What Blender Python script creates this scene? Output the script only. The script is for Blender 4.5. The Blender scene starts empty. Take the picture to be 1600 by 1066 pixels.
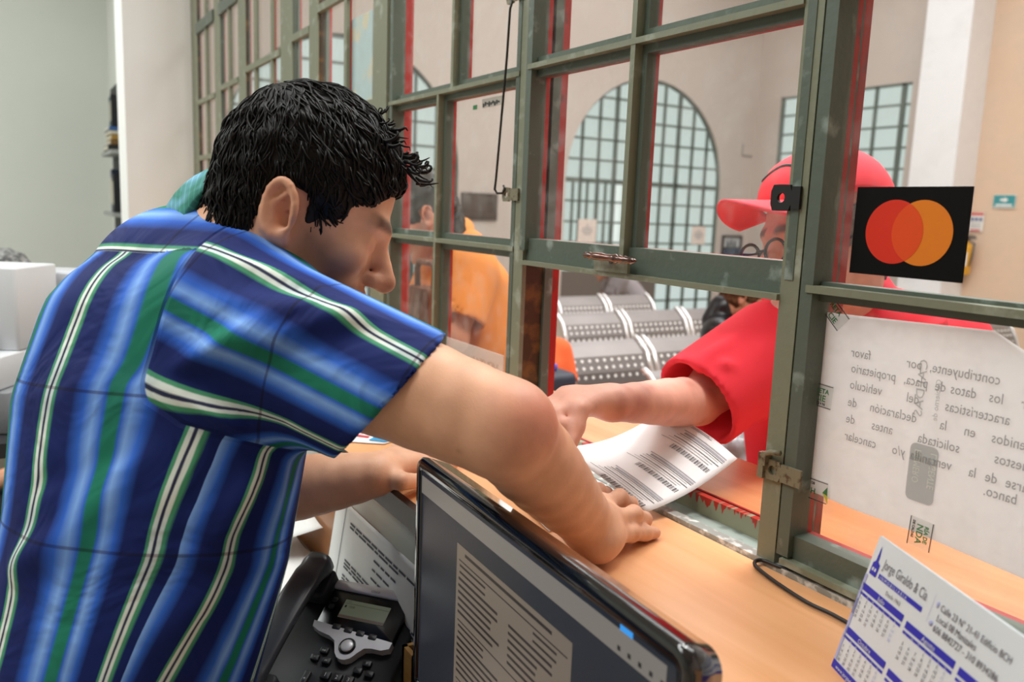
import bpy, math, random
import numpy as np
from mathutils import Vector, Matrix
random.seed(7)
SC = bpy.context.scene
COL = SC.collection
PI = math.pi
FZ = -1.02                      # floor height; z = 0 is the top of the teller counter

# ------------------------------------------------------------------ camera
LENS_PX = 1290.0
def cam_axes(yaw, pitch, roll):
    yaw, pitch, roll = map(math.radians, (yaw, pitch, roll))
    f = Vector((-math.sin(yaw)*math.cos(pitch), math.cos(yaw)*math.cos(pitch), math.sin(pitch)))
    r = Vector((math.cos(yaw), math.sin(yaw), 0)); u = r.cross(f)
    return r*math.cos(roll)+u*math.sin(roll), u*math.cos(roll)-r*math.sin(roll), f
CR, CU, CF = cam_axes(58.8, -8.9, 2.2)
CAM = Vector((0, -0.75, 0.3975))
def P(x, y, d):                 # a measured photo point at a given distance -> world point
    return CAM + (CR*((x-800)/LENS_PX) - CU*((y-533)/LENS_PX) + CF)*d
cd = bpy.data.cameras.new('camera'); cam = bpy.data.objects.new('camera', cd); COL.objects.link(cam)
cam.matrix_world = Matrix(((CR.x, CU.x, -CF.x, CAM.x), (CR.y, CU.y, -CF.y, CAM.y), (CR.z, CU.z, -CF.z, CAM.z), (0, 0, 0, 1)))
cd.sensor_width = 36; cd.lens = 36*LENS_PX/1600; cd.clip_start = .02; cd.clip_end = 100
cd.dof.use_dof = True; cd.dof.focus_distance = 1.0; cd.dof.aperture_fstop = 5.6
SC.camera = cam

# ------------------------------------------------------------------ materials
MATS = {}
def srgb(c):
    if isinstance(c, str):
        c = [int(c[i:i+2], 16)/255 for i in (0, 2, 4)]
    return tuple((v/12.92 if v <= .04045 else ((v+.055)/1.055)**2.4) for v in c[:3])+(1,)
class NT:
    def __init__(s, name):
        s.m = bpy.data.materials.new(name); s.m.use_nodes = True; s.t = s.m.node_tree; s.n = s.t.nodes; s.l = s.t.links
        s.b = s.n['Principled BSDF']; s.out = s.n['Material Output']
    def new(s, typ, **k):
        n = s.n.new(typ)
        for a, v in k.items():
            if a.startswith('i_'): n.inputs[a[2:].replace('_', ' ')].default_value = v
            else: setattr(n, a, v)
        return n
    def link(s, a, b): s.l.new(a, b)
    def ramp(s, fac, stops, interp='LINEAR'):
        r = s.new('ShaderNodeValToRGB'); e = r.color_ramp.elements; r.color_ramp.interpolation = interp
        while len(e) > 1: e.remove(e[-1])
        e[0].position = stops[0][0]; e[0].color = stops[0][1]
        for p, c in stops[1:]:
            q = e.new(p); q.color = c
        s.link(fac, r.inputs['Fac']); return r
def mat(name, col, rough=.6, metal=0., spec=.5, var=0., scale=20., bump=0., bscale=None, col2=None, coat=0., thresh=None, stretch=None, sss=0.):
    if name in MATS: return MATS[name]
    t = NT(name); b = t.b
    b.inputs['Roughness'].default_value = rough; b.inputs['Metallic'].default_value = metal
    b.inputs['Specular IOR Level'].default_value = spec; b.inputs['Coat Weight'].default_value = coat
    c = srgb(col); b.inputs['Base Color'].default_value = c
    if var or bump or col2:
        tc = t.new('ShaderNodeTexCoord'); mp = t.new('ShaderNodeMapping'); t.link(tc.outputs['Object'], mp.inputs['Vector'])
        if stretch: mp.inputs['Scale'].default_value = stretch
        no = t.new('ShaderNodeTexNoise'); no.inputs['Scale'].default_value = scale; no.inputs['Detail'].default_value = 6
        t.link(mp.outputs['Vector'], no.inputs['Vector'])
        if var or col2:
            if col2: lo, hi = thresh or (.45, .6); st = [(lo, c), (hi, srgb(col2))]
            else:
                st = [(.3, tuple(max(0, v*(1-var)) for v in c[:3])+(1,)), (.7, tuple(min(1, v*(1+var)) for v in c[:3])+(1,))]
            r = t.ramp(no.outputs['Fac'], st); t.link(r.outputs['Color'], b.inputs['Base Color'])
        if bump:
            n2 = no
            if bscale:
                n2 = t.new('ShaderNodeTexNoise'); n2.inputs['Scale'].default_value = bscale; n2.inputs['Detail'].default_value = 4
                t.link(mp.outputs['Vector'], n2.inputs['Vector'])
            bp = t.new('ShaderNodeBump'); bp.inputs['Strength'].default_value = bump; bp.inputs['Distance'].default_value = .002
            t.link(n2.outputs['Fac'], bp.inputs['Height']); t.link(bp.outputs['Normal'], b.inputs['Normal'])
    if sss:
        b.inputs['Subsurface Weight'].default_value = sss; b.inputs['Subsurface Radius'].default_value = (.012, .005, .003); b.inputs['Subsurface Scale'].default_value = .6
    MATS[name] = t.m; return t.m
def emis(name, col, strength):
    if name in MATS: return MATS[name]
    t = NT(name); t.b.inputs['Base Color'].default_value = (0.02, .02, .02, 1)
    t.b.inputs['Emission Color'].default_value = srgb(col); t.b.inputs['Emission Strength'].default_value = strength
    MATS[name] = t.m; return t.m
def glass_mat(name, haze=.02, tint=(.97, .98, .97), dust=.0):
    if name in MATS: return MATS[name]
    t = NT(name); t.n.remove(t.b)
    tr = t.new('ShaderNodeBsdfTransparent'); tr.inputs['Color'].default_value = tint+(1,)
    gl = t.new('ShaderNodeBsdfGlossy'); gl.inputs['Roughness'].default_value = .02
    fr = t.new('ShaderNodeFresnel'); fr.inputs['IOR'].default_value = 1.35
    ge = t.new('ShaderNodeNewGeometry'); iv = t.new('ShaderNodeMath', operation='SUBTRACT'); iv.inputs[0].default_value = 1; t.link(ge.outputs['Backfacing'], iv.inputs[1])
    mu = t.new('ShaderNodeMath', operation='MULTIPLY'); t.link(fr.outputs[0], mu.inputs[0]); t.link(iv.outputs[0], mu.inputs[1])
    m1 = t.new('ShaderNodeMixShader'); t.link(mu.outputs[0], m1.inputs[0]); t.link(tr.outputs[0], m1.inputs[1]); t.link(gl.outputs[0], m1.inputs[2])
    di = t.new('ShaderNodeBsdfDiffuse'); di.inputs['Color'].default_value = (.8, .8, .78, 1)
    tc = t.new('ShaderNodeTexCoord'); no = t.new('ShaderNodeTexNoise'); no.inputs['Scale'].default_value = 30; no.inputs['Detail'].default_value = 10
    t.link(tc.outputs['Object'], no.inputs['Vector'])
    mr = t.new('ShaderNodeMapRange'); mr.inputs['From Min'].default_value = .45; mr.inputs['From Max'].default_value = .8
    mr.inputs['To Min'].default_value = haze; mr.inputs['To Max'].default_value = haze+dust
    t.link(no.outputs['Fac'], mr.inputs['Value'])
    m2 = t.new('ShaderNodeMixShader'); t.link(mr.outputs[0], m2.inputs[0]); t.link(m1.outputs[0], m2.inputs[1]); t.link(di.outputs[0], m2.inputs[2])
    t.link(m2.outputs[0], t.out.inputs['Surface']); MATS[name] = t.m; return t.m
def wood_mat(name, c1, c2, rough=.35, scale=1.0, axis=0, coat=.2):
    if name in MATS: return MATS[name]
    t = NT(name); b = t.b; tc = t.new('ShaderNodeTexCoord'); mp = t.new('ShaderNodeMapping'); t.link(tc.outputs['Object'], mp.inputs['Vector'])
    s = [30*scale, 30*scale, 30*scale]; s[axis] = 2.2*scale; mp.inputs['Scale'].default_value = s
    n1 = t.new('ShaderNodeTexNoise'); n1.inputs['Scale'].default_value = 1; n1.inputs['Detail'].default_value = 5; n1.inputs['Distortion'].default_value = .6
    t.link(mp.outputs['Vector'], n1.inputs['Vector'])
    r = t.ramp(n1.outputs['Fac'], [(.25, srgb(c1)), (.75, srgb(c2))]); t.link(r.outputs['Color'], b.inputs['Base Color'])
    b.inputs['Roughness'].default_value = rough; b.inputs['Coat Weight'].default_value = coat; b.inputs['Coat Roughness'].default_value = .25
    MATS[name] = t.m; return t.m

# ------------------------------------------------------------------ mesh builder
def V(*a): return Vector(a)
class MB:
    def __init__(s): s.v = []; s.f = []; s.m = []; s.sm = []
    def add(s, vs, fs, mi=0, smooth=False):
        o = len(s.v); s.v += [Vector(p) for p in vs]
        for f in fs: s.f.append([i+o for i in f]); s.m.append(mi); s.sm.append(smooth)
        return s
    def box(s, a, b, mi=0, M=None):
        x0, y0, z0 = a; x1, y1, z1 = b
        vs = [Vector(p) for p in ((x0, y0, z0), (x1, y0, z0), (x1, y1, z0), (x0, y1, z0), (x0, y0, z1), (x1, y0, z1), (x1, y1, z1), (x0, y1, z1))]
        if M: vs = [M @ p for p in vs]
        return s.add(vs, [(0, 3, 2, 1), (4, 5, 6, 7), (0, 1, 5, 4), (1, 2, 6, 5), (2, 3, 7, 6), (3, 0, 4, 7)], mi)
    def prism(s, poly, z0, z1, mi=0, M=None, smooth=False):
        n = len(poly); vs = [Vector((p[0], p[1], z0)) for p in poly]+[Vector((p[0], p[1], z1)) for p in poly]
        if M: vs = [M @ p for p in vs]
        fs = [tuple(range(n-1, -1, -1)), tuple(range(n, 2*n))]
        s.add(vs, fs, mi)
        o = len(s.v)-2*n
        for i in range(n):
            j = (i+1) % n; s.f.append([o+i, o+j, o+n+j, o+n+i]); s.m.append(mi); s.sm.append(smooth)
        return s
    def rbox(s, a, b, r, mi=0, M=None, seg=4):
        # box with rounded vertical edges and a small chamfer at top and bottom
        x0, y0, z0 = a; x1, y1, z1 = b; c = min(r*.5, (z1-z0)*.35)
        def ring(d, z):
            rr = max(r-d, .0002); out = []
            for cx, cy, a0 in ((x1-r, y1-r, 0), (x0+r, y1-r, PI/2), (x0+r, y0+r, PI), (x1-r, y0+r, 1.5*PI)):
                for k in range(seg+1):
                    t = a0+PI/2*k/seg; out.append(Vector((cx+rr*math.cos(t), cy+rr*math.sin(t), z)))
            return out
        rings = [ring(c, z0), ring(c*.3, z0+c*.3), ring(0, z0+c), ring(0, z1-c), ring(c*.3, z1-c*.3), ring(c, z1)]
        n = len(rings[0]); vs = [p for q in rings for p in q]
        if M: vs = [M @ p for p in vs]
        fs = [tuple(range(n-1, -1, -1)), tuple(range(5*n, 6*n))]
        for k in range(5):
            for i in range(n):
                j = (i+1) % n; fs.append((k*n+i, k*n+j, (k+1)*n+j, (k+1)*n+i))
        return s.add(vs, fs, mi, True)
    def tube(s, pts, r, n=8, mi=0, cap=True, flat=1.0):
        pts = [Vector(p) for p in pts]; N = len(pts); rs = r if isinstance(r, (list, tuple)) else [r]*N
        T0 = (pts[1]-pts[0]).normalized(); a = T0.orthogonal().normalized(); vs = []
        for i, p in enumerate(pts):
            T = (pts[min(i+1, N-1)]-pts[max(i-1, 0)])
            T = T.normalized() if T.length > 1e-9 else T0
            a = (a-T*a.dot(T)); a = a.normalized() if a.length > 1e-6 else T.orthogonal().normalized(); b = T.cross(a)
            for k in range(n):
                t = 2*PI*k/n; vs.append(p+(a*math.cos(t)+b*math.sin(t)*flat)*rs[i])
        fs = []
        for i in range(N-1):
            for k in range(n):
                q = (k+1) % n; fs.append((i*n+k, i*n+q, (i+1)*n+q, (i+1)*n+k))
        if cap: fs += [tuple(range(n-1, -1, -1)), tuple(range((N-1)*n, N*n))]
        return s.add(vs, fs, mi, True)
    def cyl(s, a, b, r, n=16, mi=0): return s.tube([a, b], r, n, mi)
    def lathe(s, prof, n=20, mi=0, M=None):
        vs = []
        for r, z in prof:
            for k in range(n): t = 2*PI*k/n; vs.append(Vector((r*math.cos(t), r*math.sin(t), z)))
        if M: vs = [M @ p for p in vs]
        fs = []
        for i in range(len(prof)-1):
            for k in range(n): q = (k+1) % n; fs.append((i*n+k, i*n+q, (i+1)*n+q, (i+1)*n+k))
        fs += [tuple(range(n-1, -1, -1)), tuple(range((len(prof)-1)*n, len(prof)*n))]
        return s.add(vs, fs, mi, True)
    def grid(s, fn, nu, nv, mi=0, closed=False):
        vs = [fn(i/(nu if closed else nu-1), j/(nv-1)) for j in range(nv) for i in range(nu)]; fs = []
        for j in range(nv-1):
            for i in range(nu if closed else nu-1): k = (i+1) % nu; fs.append((j*nu+i, j*nu+k, (j+1)*nu+k, (j+1)*nu+i))
        return s.add(vs, fs, mi, True)
    def ell(s, c, r, M=None, n=16, mi=0):
        c = Vector(c); prof = []
        def f(u, v):
            t = 2*PI*u; p = PI*(v-.5); q = Vector((r[0]*math.cos(p)*math.cos(t), r[1]*math.cos(p)*math.sin(t), r[2]*math.sin(p)))
            return c+(M @ q if M else q)
        return s.grid(f, n, n//2+1, mi, True)
    def text(s, body, size, M, mi=0, align='LEFT', shear=0, ext=0.0, sx=1.0, spacing=1.0, bold=0.0):
        c = bpy.data.curves.new('lettering', 'FONT'); c.body = body; c.size = size; c.align_x = align; c.shear = shear; c.extrude = ext
        c.space_character = spacing; c.offset = bold; c.resolution_u = 2
        o = bpy.data.objects.new('lettering', c); COL.objects.link(o)
        dg = bpy.context.evaluated_depsgraph_get(); me = bpy.data.meshes.new_from_object(o.evaluated_get(dg), depsgraph=dg)
        S = Matrix.Diagonal((sx, 1, 1, 1))
        s.add([M @ S @ v.co for v in me.vertices], [tuple(p.vertices) for p in me.polygons], mi)
        bpy.data.objects.remove(o); bpy.data.curves.remove(c); bpy.data.meshes.remove(me); return s
    def build(s, name, mats, parent=None, origin=None, M=None):
        me = bpy.data.meshes.new(name); o = bpy.data.objects.new(name, me); COL.objects.link(o)
        off = Vector((0, 0, 0))
        if parent is not None: off = Vector(parent.get('org', (0, 0, 0)))
        if origin is not None: off = Vector(origin); o.location = off
        me.from_pydata([(M @ p if M else p)-off for p in s.v], [], s.f)
        for m in (mats if isinstance(mats, (list, tuple)) else [mats]): me.materials.append(m)
        me.polygons.foreach_set('material_index', s.m); me.polygons.foreach_set('use_smooth', s.sm); me.update()
        if parent is not None: o.parent = parent
        return o
def tag(o, label=None, cat=None, group=None, kind=None):
    if label: o['label'] = label
    if cat: o['category'] = cat
    if group: o['group'] = group
    if kind: o['kind'] = kind
    return o
def empty(name, loc, label=None, cat=None, group=None, kind=None, mw=None):
    o = bpy.data.objects.new(name, None); COL.objects.link(o); o.empty_display_size = .05
    if mw is not None: o.matrix_world = mw
    else:
        o.location = loc; o['org'] = tuple(loc)
    return tag(o, label, cat, group, kind)
def bevel(o, w, seg=2):
    m = o.modifiers.new('edge', 'BEVEL'); m.width = w; m.segments = seg; m.limit_method = 'ANGLE'; m.angle_limit = math.radians(40); return o
def frame_mat(o, x, y, z):      # matrix from origin and three axes
    x, y, z = Vector(x), Vector(y), Vector(z)
    return Matrix(((x.x, y.x, z.x, o[0]), (x.y, y.y, z.y, o[1]), (x.z, y.z, z.z, o[2]), (0, 0, 0, 1)))
def copy_tree(o, parent=None):
    c = o.copy(); COL.objects.link(c)
    if parent is not None: c.parent = parent
    for ch in list(o.children): copy_tree(ch, c)
    return c
# ================================================================== SETTING
plaster_o = mat('office_plaster', 'cdd1cb', .85, var=.03, scale=1.5, bump=.15, bscale=60)
plaster_w = mat('pilaster_plaster', 'f5f5f4', .85, var=.02, scale=2, bump=.15, bscale=60)
plaster_h = mat('hall_plaster', 'c9bdb5', .85, var=.03, scale=1.2, bump=.1, bscale=50)
plaster_p = mat('peach_plaster', 'dcbfa6', .85, var=.03, scale=1.2, bump=.1, bscale=50)
white_h = mat('pillar_plaster', 'efeff2', .85)
def wall(name, a, b, m):
    o = MB().box(a, b).build(name, m); o['kind'] = 'structure'; return o
YB, XA, HZ = 8.8, -9.0, 4.6
wall('floor', (-9.3, -5, FZ-.1), (3.3, 9.2, FZ), mat('floor_tile', 'b3a493', .35, var=.08, scale=3))
wall('ceiling', (-9.3, -5, HZ), (3.3, 9.2, HZ+.1), mat('ceiling_paint', 'e6e4e0', .9))
wall('ceiling_office', (-6.6, -5, 2.5), (3.1, -.02, 2.6), mat('ceiling_paint', 'e6e4e0', .9))
wall('wall_far', (-6.7, -5, FZ), (-6.5, -.14, 2.5), plaster_o)
wall('wall_passage', (-6.5, -.14, FZ), (-4.5, -.02, 2.5), mat('passage_plaster', 'd6d8d2', .85))
wall('wall_pilaster', (-4.5, -.292, FZ), (-4.2, .04, 2.5), plaster_w)
wall('wall_behind', (-6.7, -5.1, FZ), (3.2, -4.9, 2.5), plaster_o)
wall('wall_right', (3.0, -5, FZ), (3.2, 9.0, HZ), plaster_h)
wall('wall_counter', (-4.2, -.295, FZ), (3.0, -.27, -.03), mat('counter_panel', 'dedfd6', .6, var=.05, scale=4))
wall('wall_counter_outer', (-4.2, .20, FZ), (3.0, .235, -.03), mat('counter_panel_outer', 'a9522e', .5))
wall('wall_over_windows', (-9, -.02, 1.95), (3.0, .1, HZ), plaster_h)
wall('wall_hall_side', (-9, -.02, FZ), (-4.5, .1, 1.95), plaster_h)
# --- hall back wall with a square grid window
wy = YB
bx0, bx1, bz0, bz1 = -8.55, -6.52, .30, 2.157
m = MB()
m.box((XA, wy, FZ), (bx0, wy+.2, HZ)); m.box((bx0, wy, FZ), (bx1, wy+.2, bz0)); m.box((bx0, wy, bz1), (bx1, wy+.2, HZ))
m.box((bx1, wy, FZ), (-5.7, wy+.2, HZ))
m.build('wall_back', plaster_h)['kind'] = 'structure'
wall('wall_back_peach', (-5.7, wy, FZ), (3.2, wy+.2, HZ), plaster_p)
wall('wall_pillar', (-6.15, wy-.42, FZ), (-5.60, wy, HZ), white_h)
frost = emis('frosted_daylight_glass', 'd3e2dd', .86)
bar = mat('window_bar_grey', '5d675f', .5)
w = empty('window_1', (bx0, wy, bz0), kind='structure')
f = MB(); f.box((bx0, wy-.01, bz0), (bx0+.05, wy+.04, bz1)); f.box((bx0, wy-.01, bz1-.03), (bx1, wy+.04, bz1)); f.box((bx0, wy-.01, bz0), (bx1, wy+.04, bz0+.04))
nx = 6; step = .385
for i in range(1, nx):
    x = bx0+.0+i*step; t = .028 if i in (2, 5) else .016
    if x < bx1: f.box((x-t, wy-.01, bz0), (x+t, wy+.03, bz1))
k = 1
while bz1-k*.262 > bz0:
    z = bz1-k*.262; f.box((bx0, wy-.005, z-.012), (bx1, wy+.03, z+.012)); k += 1
f.build('window_frame', bar, w); MB().box((bx0, wy+.03, bz0), (bx1, wy+.05, bz1)).build('pane', frost, w)
# --- arch wall
arches = [(5.42, 8.17), (1.11, 3.86)]; SPR = .845
def arch_pts(y0, y1, n=24, r=1.0):
    c = (y0+y1)/2; a = (y1-y0)/2*r
    return [(c+a*math.cos(PI*k/n), SPR+a*1.015*math.sin(PI*k/n)) for k in range(n+1)]
m = MB()
ys = [-.02]+[v for a in sorted(arches) for v in a]+[YB+.2]
for i in range(0, len(ys), 2): m.box((XA-.3, ys[i], FZ), (XA, ys[i+1], HZ))
for y0, y1 in arches:
    pts = arch_pts(y0, y1)
    for (ya, za), (yb, zb) in zip(pts[:-1], pts[1:]):
        vs = [(x, y, z) for x in (XA-.3, XA) for y, z in ((ya, za), (yb, zb), (yb, HZ), (ya, HZ))]
        m.add(vs, [(0, 1, 2, 3), (7, 6, 5, 4), (0, 4, 5, 1), (1, 5, 6, 2), (2, 6, 7, 3), (3, 7, 4, 0)])
m.build('wall_arches', plaster_h)['kind'] = 'structure'
def arch_window(name, y0, y1, door):
    w = empty(name, (XA, y0, FZ), kind='structure')
    pts = arch_pts(y0, y1); X = XA-.06
    f = MB()
    ring = [V(X, y, z) for y, z in pts]
    f.tube([V(X, y1-.0, FZ)]+ring+[V(X, y0+.0, FZ)], .03, 6)
    c = (y0+y1)/2; a = (y1-y0)/2
    def top(y): return SPR+1.015*math.sqrt(max(0, a*a-(y-c)**2))
    n = 10; d = (y1-y0)/n
    for i in range(1, n):
        y = y0+i*d; t = .024 if i in (3, 7) else .013
        f.box((X-.02, y-t, FZ), (X+.02, y+t, top(y)))
    for k in range(0, 6):
        z = SPR+k*.272; q = 1-((z-SPR)/(a*1.015))**2
        if q <= 0.02: continue
        h = a*math.sqrt(q); t = .03 if k == 0 else .013
        f.box((X-.02, c-h, z-t), (X+.02, c+h, z+t))
    for k in range(1, 8):
        z = SPR-k*.272
        if z > FZ: f.box((X-.02, y0, z-.013), (X+.02, y1, z+.013))
    f.build('window_frame', bar, w)
    poly = [(y0, FZ)]+[(y, z) for y, z in reversed(pts)]+[(y1, FZ)]
    vs = [V(XA-.1, y, z) for y, z in poly]
    g = MB().add(vs, [tuple(range(len(vs)))[::-1]]); g.build('pane', frost, w)
    dk = mat('door_lower_panel', '6d665f', .5)
    if door:
        g = MB(); g.box((X, y0+.03, FZ), (X+.03, y0+3*d-.03, -.35)); g.box((X, y0+4.6*d, FZ), (X+.03, y0+6*d, -.12)); g.build('door_panel', dk, w)
        g = MB()
        for yy in (.35, .62, .9, 1.3, 1.6, 1.9): g.box((X, y0+d*yy*1.55-.012, -.1), (X+.03, y0+d*yy*1.55+.012, SPR))
        g.build('door_bar', bar, w)
        MB().box((XA-.09, y0+3*d+.03, -.3), (XA-.08, y0+4*d-.12, SPR)).build('door_gap', emis('bright_doorway', 'eef6f2', 1.0), w)
    else:
        g = MB(); blk = mat('door_grille_black', '1f2422', .5)
        for i in range(22): y = y0+.1+i*(y1-y0-.2)/21; g.box((X+.02, y-.02, FZ), (X+.05, y+.02, .62))
        for z in (.0, .3, .6): g.box((X+.02, y0+.05, z-.025), (X+.05, y1-.05, z+.025))
        g.build('door_grille', blk, w)
    return w
arch_window('window_2', *arches[0], True); arch_window('window_3', *arches[1], False)

# --- teller window partition -------------------------------------------------
def paint(name, base, wear, lo, hi, rough=.45, scale=25):
    return mat(name, base, rough, col2=wear, thresh=(lo, hi), scale=scale, bump=.3, bscale=90, spec=.5)
green = paint('green_metal_paint', '787b66', '979c8c', .58, .7)
dkgreen = paint('dark_green_paint', '545e53', '87938b', .6, .72)
rust = paint('rusty_edge', '3a2a17', '6b4a22', .5, .62)
black = mat('gap_black', '0d0d0c', .7)
red = paint('red_hall_paint', 'a3201c', '5c2a22', .6, .75)
silver = paint('worn_steel', '8f928c', 'd5d6d0', .5, .62, .3, 60)
grime = paint('grimy_rail', '59605a', '33332f', .5, .62, .6, 70)
glass = glass_mat('window_glass', .012, dust=.10)
glass_far = glass_mat('window_glass_far', .02, dust=.05)
Z1, Z2, Z3, ZT, ZTOP = .334, .638, .945, 1.125, 1.95
def post(w, x, z0=0.0, z1=ZTOP, wd=.026, rusty=False, k=1.0):
    m = MB(); m.box((x, -.011*k, z0), (x+wd, -.003*k, z1), 0)
    m.box((x+.003, -.003*k, z0), (x+wd-.003, .034*k, z1), 1)
    m.box((x-.003, .034*k, z0), (x+wd+.003, .050*k, z1), 2)
    m.box((x-.001, .050*k, z0), (x+wd+.002, .064*k, z1), 3)
    m.build('post', [green, rust if rusty else dkgreen, dkgreen, red], w)
def rail(w, x0, x1, z, h=.036, lip=True, redback=True):
    m = MB(); m.box((x0, -.004, z-h*.5), (x1, .020, z+h*.5), 0)
    m.box((x0, -.016, z-h*.5-.004), (x1, .0, z-h*.5+.003), 1)
    m.box((x0, .020, z-h*.5), (x1, .028, z+h*.5), 2)
    m.build('rail', [dkgreen, green, red], w)
def thin_rail(w, x0, x1, z):
    m = MB(); m.box((x0, -.014, z-.004), (x1, .004, z+.004), 0); m.box((x0, .000, z-.016), (x1, .016, z+.016), 1); m.box((x0, .016, z-.016), (x1, .022, z+.016), 2)
    m.build('rail', [green, dkgreen, red], w)
def mullion(w, x, z0, z1):
    m = MB(); m.box((x-.008, -.0132, z0), (x+.002, .0045, z1), 0); m.box((x-.0061, .0005, z0), (x+.012, .0165, z1), 1); m.box((x-.0061, .0165, z0), (x+.012, .0225, z1), 2)
    m.build('mullion', [green, dkgreen, red], w)
def pane(w, x0, x1, z0, z1, m=None, y=.010):
    MB().box((x0, y, z0), (x1, y+.003, z1)).build('pane', m or glass, w)
def jambs(w, x0, x1, z0, z1):
    m = MB()
    for a, b in ((x0, x0+.016), (x1-.012, x1)):
        m.box((a, -.012, z0), (b, .018, z1), 0); m.box((a, .018, z0), (b, .026, z1), 1)
    m.build('jamb', [dkgreen, red], w)
PX = [-.641, -1.226, -1.811, -2.396, -2.981, -3.566]
# bay at the right, with the notices
w = empty('window_4', (-.641, 0, 0), kind='structure')
post(w, -.641, 0.0); jambs(w, -.612, -.058, .02, ZTOP)
m = MB(); m.box((-.604, -.014, Z1-.011), (-.06, .004, Z1-.003), 0); m.box((-.604, .0, Z1-.020), (-.06, .016, Z1+.001), 1); m.box((-.604, .016, Z1-.018), (-.06, .022, Z1), 2); m.build('rail', [green, dkgreen, red], w); rail(w, -.604, -.06, Z2+.02)
rail(w, -.604, -.06, .030, .030); mullion(w, -.325, Z1, ZTOP); mullion(w, -.325, .03, Z1); post(w, -.056, 0.0)
pane(w, -.604, -.06, .03, Z1); pane(w, -.604, -.06, Z1, Z2); pane(w, -.604, -.06, Z2, ZTOP)
# bay in the middle, open below
w = empty('window_5', (-1.226, 0, 0), kind='structure')
rail(w, -1.20, -.641, Z1, .040); thin_rail(w, -1.20, -.641, Z2-.005); thin_rail(w, -1.20, -.641, Z3); mullion(w, -.925, Z1, ZTOP)
jambs(w, -1.206, -.624, Z1, ZTOP); pane(w, -1.20, -.645, Z1, Z2); pane(w, -1.20, -.645, Z2, ZTOP)
# next bay to the left
w = empty('window_6', (-1.811, 0, 0), kind='structure')
post(w, -1.226, 0, ZTOP, .03, True); jambs(w, -1.79, -1.226, .02, ZTOP)
thin_rail(w, -1.79, -1.226, Z1+.0); thin_rail(w, -1.79, -1.226, Z2-.012); thin_rail(w, -1.79, -1.226, Z3); rail(w, -1.79, -1.226, .02, .03)
mullion(w, -1.535, 0.02, Z2-.012); mullion(w, -1.475, Z2-.012, ZTOP)
pane(w, -1.79, -1.23, .03, Z1); pane(w, -1.79, -1.23, Z1, Z2); pane(w, -1.79, -1.23, Z2, ZTOP)
# far bays: slimmer fixed lights
def bay(n, x0, x1, wd, mull, rails, rusty, k):
    w = empty('window_%d' % n, (x0, 0, 0), kind='structure')
    post(w, x0, 0, ZTOP, wd, rusty, k)
    m = MB(); m.box((x0+wd, -.006, .0), (x1, .008, .035)); m.box((x0+wd, -.010, ZT), (x1, .006, ZT+.045)); m.build('rail', dkgreen, w)
    for z in rails: MB().box((x0+wd, -.008, z-.010), (x1, .006, z+.010)).build('rail', green, w)
    for x, rd in mull:
        m = MB(); m.box((x-.010, -.006, .03), (x+.010, .004, ZTOP), 0); m.box((x-.010, .004, .03), (x+.012, .007, ZTOP), 1); m.build('mullion', [green, red if rd else dkgreen], w)
    MB().box((x0+wd, .0055, .03), (x1, .0075, ZTOP)).build('pane', glass_far, w); return w
bay(7, -2.40, -1.90, .075, [(-2.10, True)], [Z1, Z2, .925], True, .55)
bay(8, -2.70, -2.40, .125, [], [Z1, Z2, .885], False, .40)
bay(9, -3.27, -2.70, .11, [(-2.80, True), (-3.02, False)], [Z1, .585, .865], True, .30)
bay(10, -3.69, -3.27, .11, [(-3.42, False)], [Z1, .585, .845], False, .28)
bay(11, -4.20, -3.69, .14, [(-3.86, False)], [Z1, .585, .83], True, .25)
w = bpy.data.objects['window_7']; post(w, -1.90, 0, ZTOP, .085, True, .85)
# sill channel in the opening
w = empty('trim_1', (-1.2, 0, 0), kind='structure')
m = MB(); m.box((-4.2, -.014, -.004), (3.0, .002, .006)); m.build('sill_edge', silver, w)
m = MB(); m.box((-4.2, .002, -.02), (3.0, .045, -.004)); m.build('sill_channel', mat('sill_grey_green', '98a39c', .5, col2='6f7770', thresh=(.5, .65), scale=30), w)
def drip(name):
    t = NT(name); tc = t.new('ShaderNodeTexCoord'); mp = t.new('ShaderNodeMapping'); mp.inputs['Scale'].default_value = (90, 1, 9)
    t.link(tc.outputs['Object'], mp.inputs['Vector']); no = t.new('ShaderNodeTexNoise'); no.inputs['Scale'].default_value = 1; no.inputs['Detail'].default_value = 2; t.link(mp.outputs['Vector'], no.inputs['Vector'])
    sx = t.new('ShaderNodeSeparateXYZ'); t.link(tc.outputs['Object'], sx.inputs[0])
    mr = t.new('ShaderNodeMapRange'); mr.inputs['From Min'].default_value = -.015; mr.inputs['From Max'].default_value = .028; mr.inputs['To Min'].default_value = -.42; mr.inputs['To Max'].default_value = .16
    t.link(sx.outputs['Z'], mr.inputs['Value']); ad = t.new('ShaderNodeMath', operation='ADD'); t.link(no.outputs['Fac'], ad.inputs[0]); t.link(mr.outputs[0], ad.inputs[1])
    r = t.ramp(ad.outputs[0], [(.5, srgb('8b8b72')), (.53, srgb('a82a1a'))]); t.link(r.outputs['Color'], t.b.inputs['Base Color']); t.b.inputs['Roughness'].default_value = .4
    return t.m
dripm = drip('red_paint_drips')
m = MB(); m.box((-1.2, .045, -.02), (-.641, .055, .022)); m.build('sill_bar', dripm, w)
m = MB(); m.box((-4.2, .055, -.02), (3.0, .085, -.004)); m.build('sill_gutter', grime, w)
m = MB(); m.box((-4.2, .085, -.02), (3.0, .090, .008), 0); m.box((-4.2, .0855, .008), (3.0, .0895, .010), 1); m.build('sill_lip', [grime, red], w)
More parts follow.
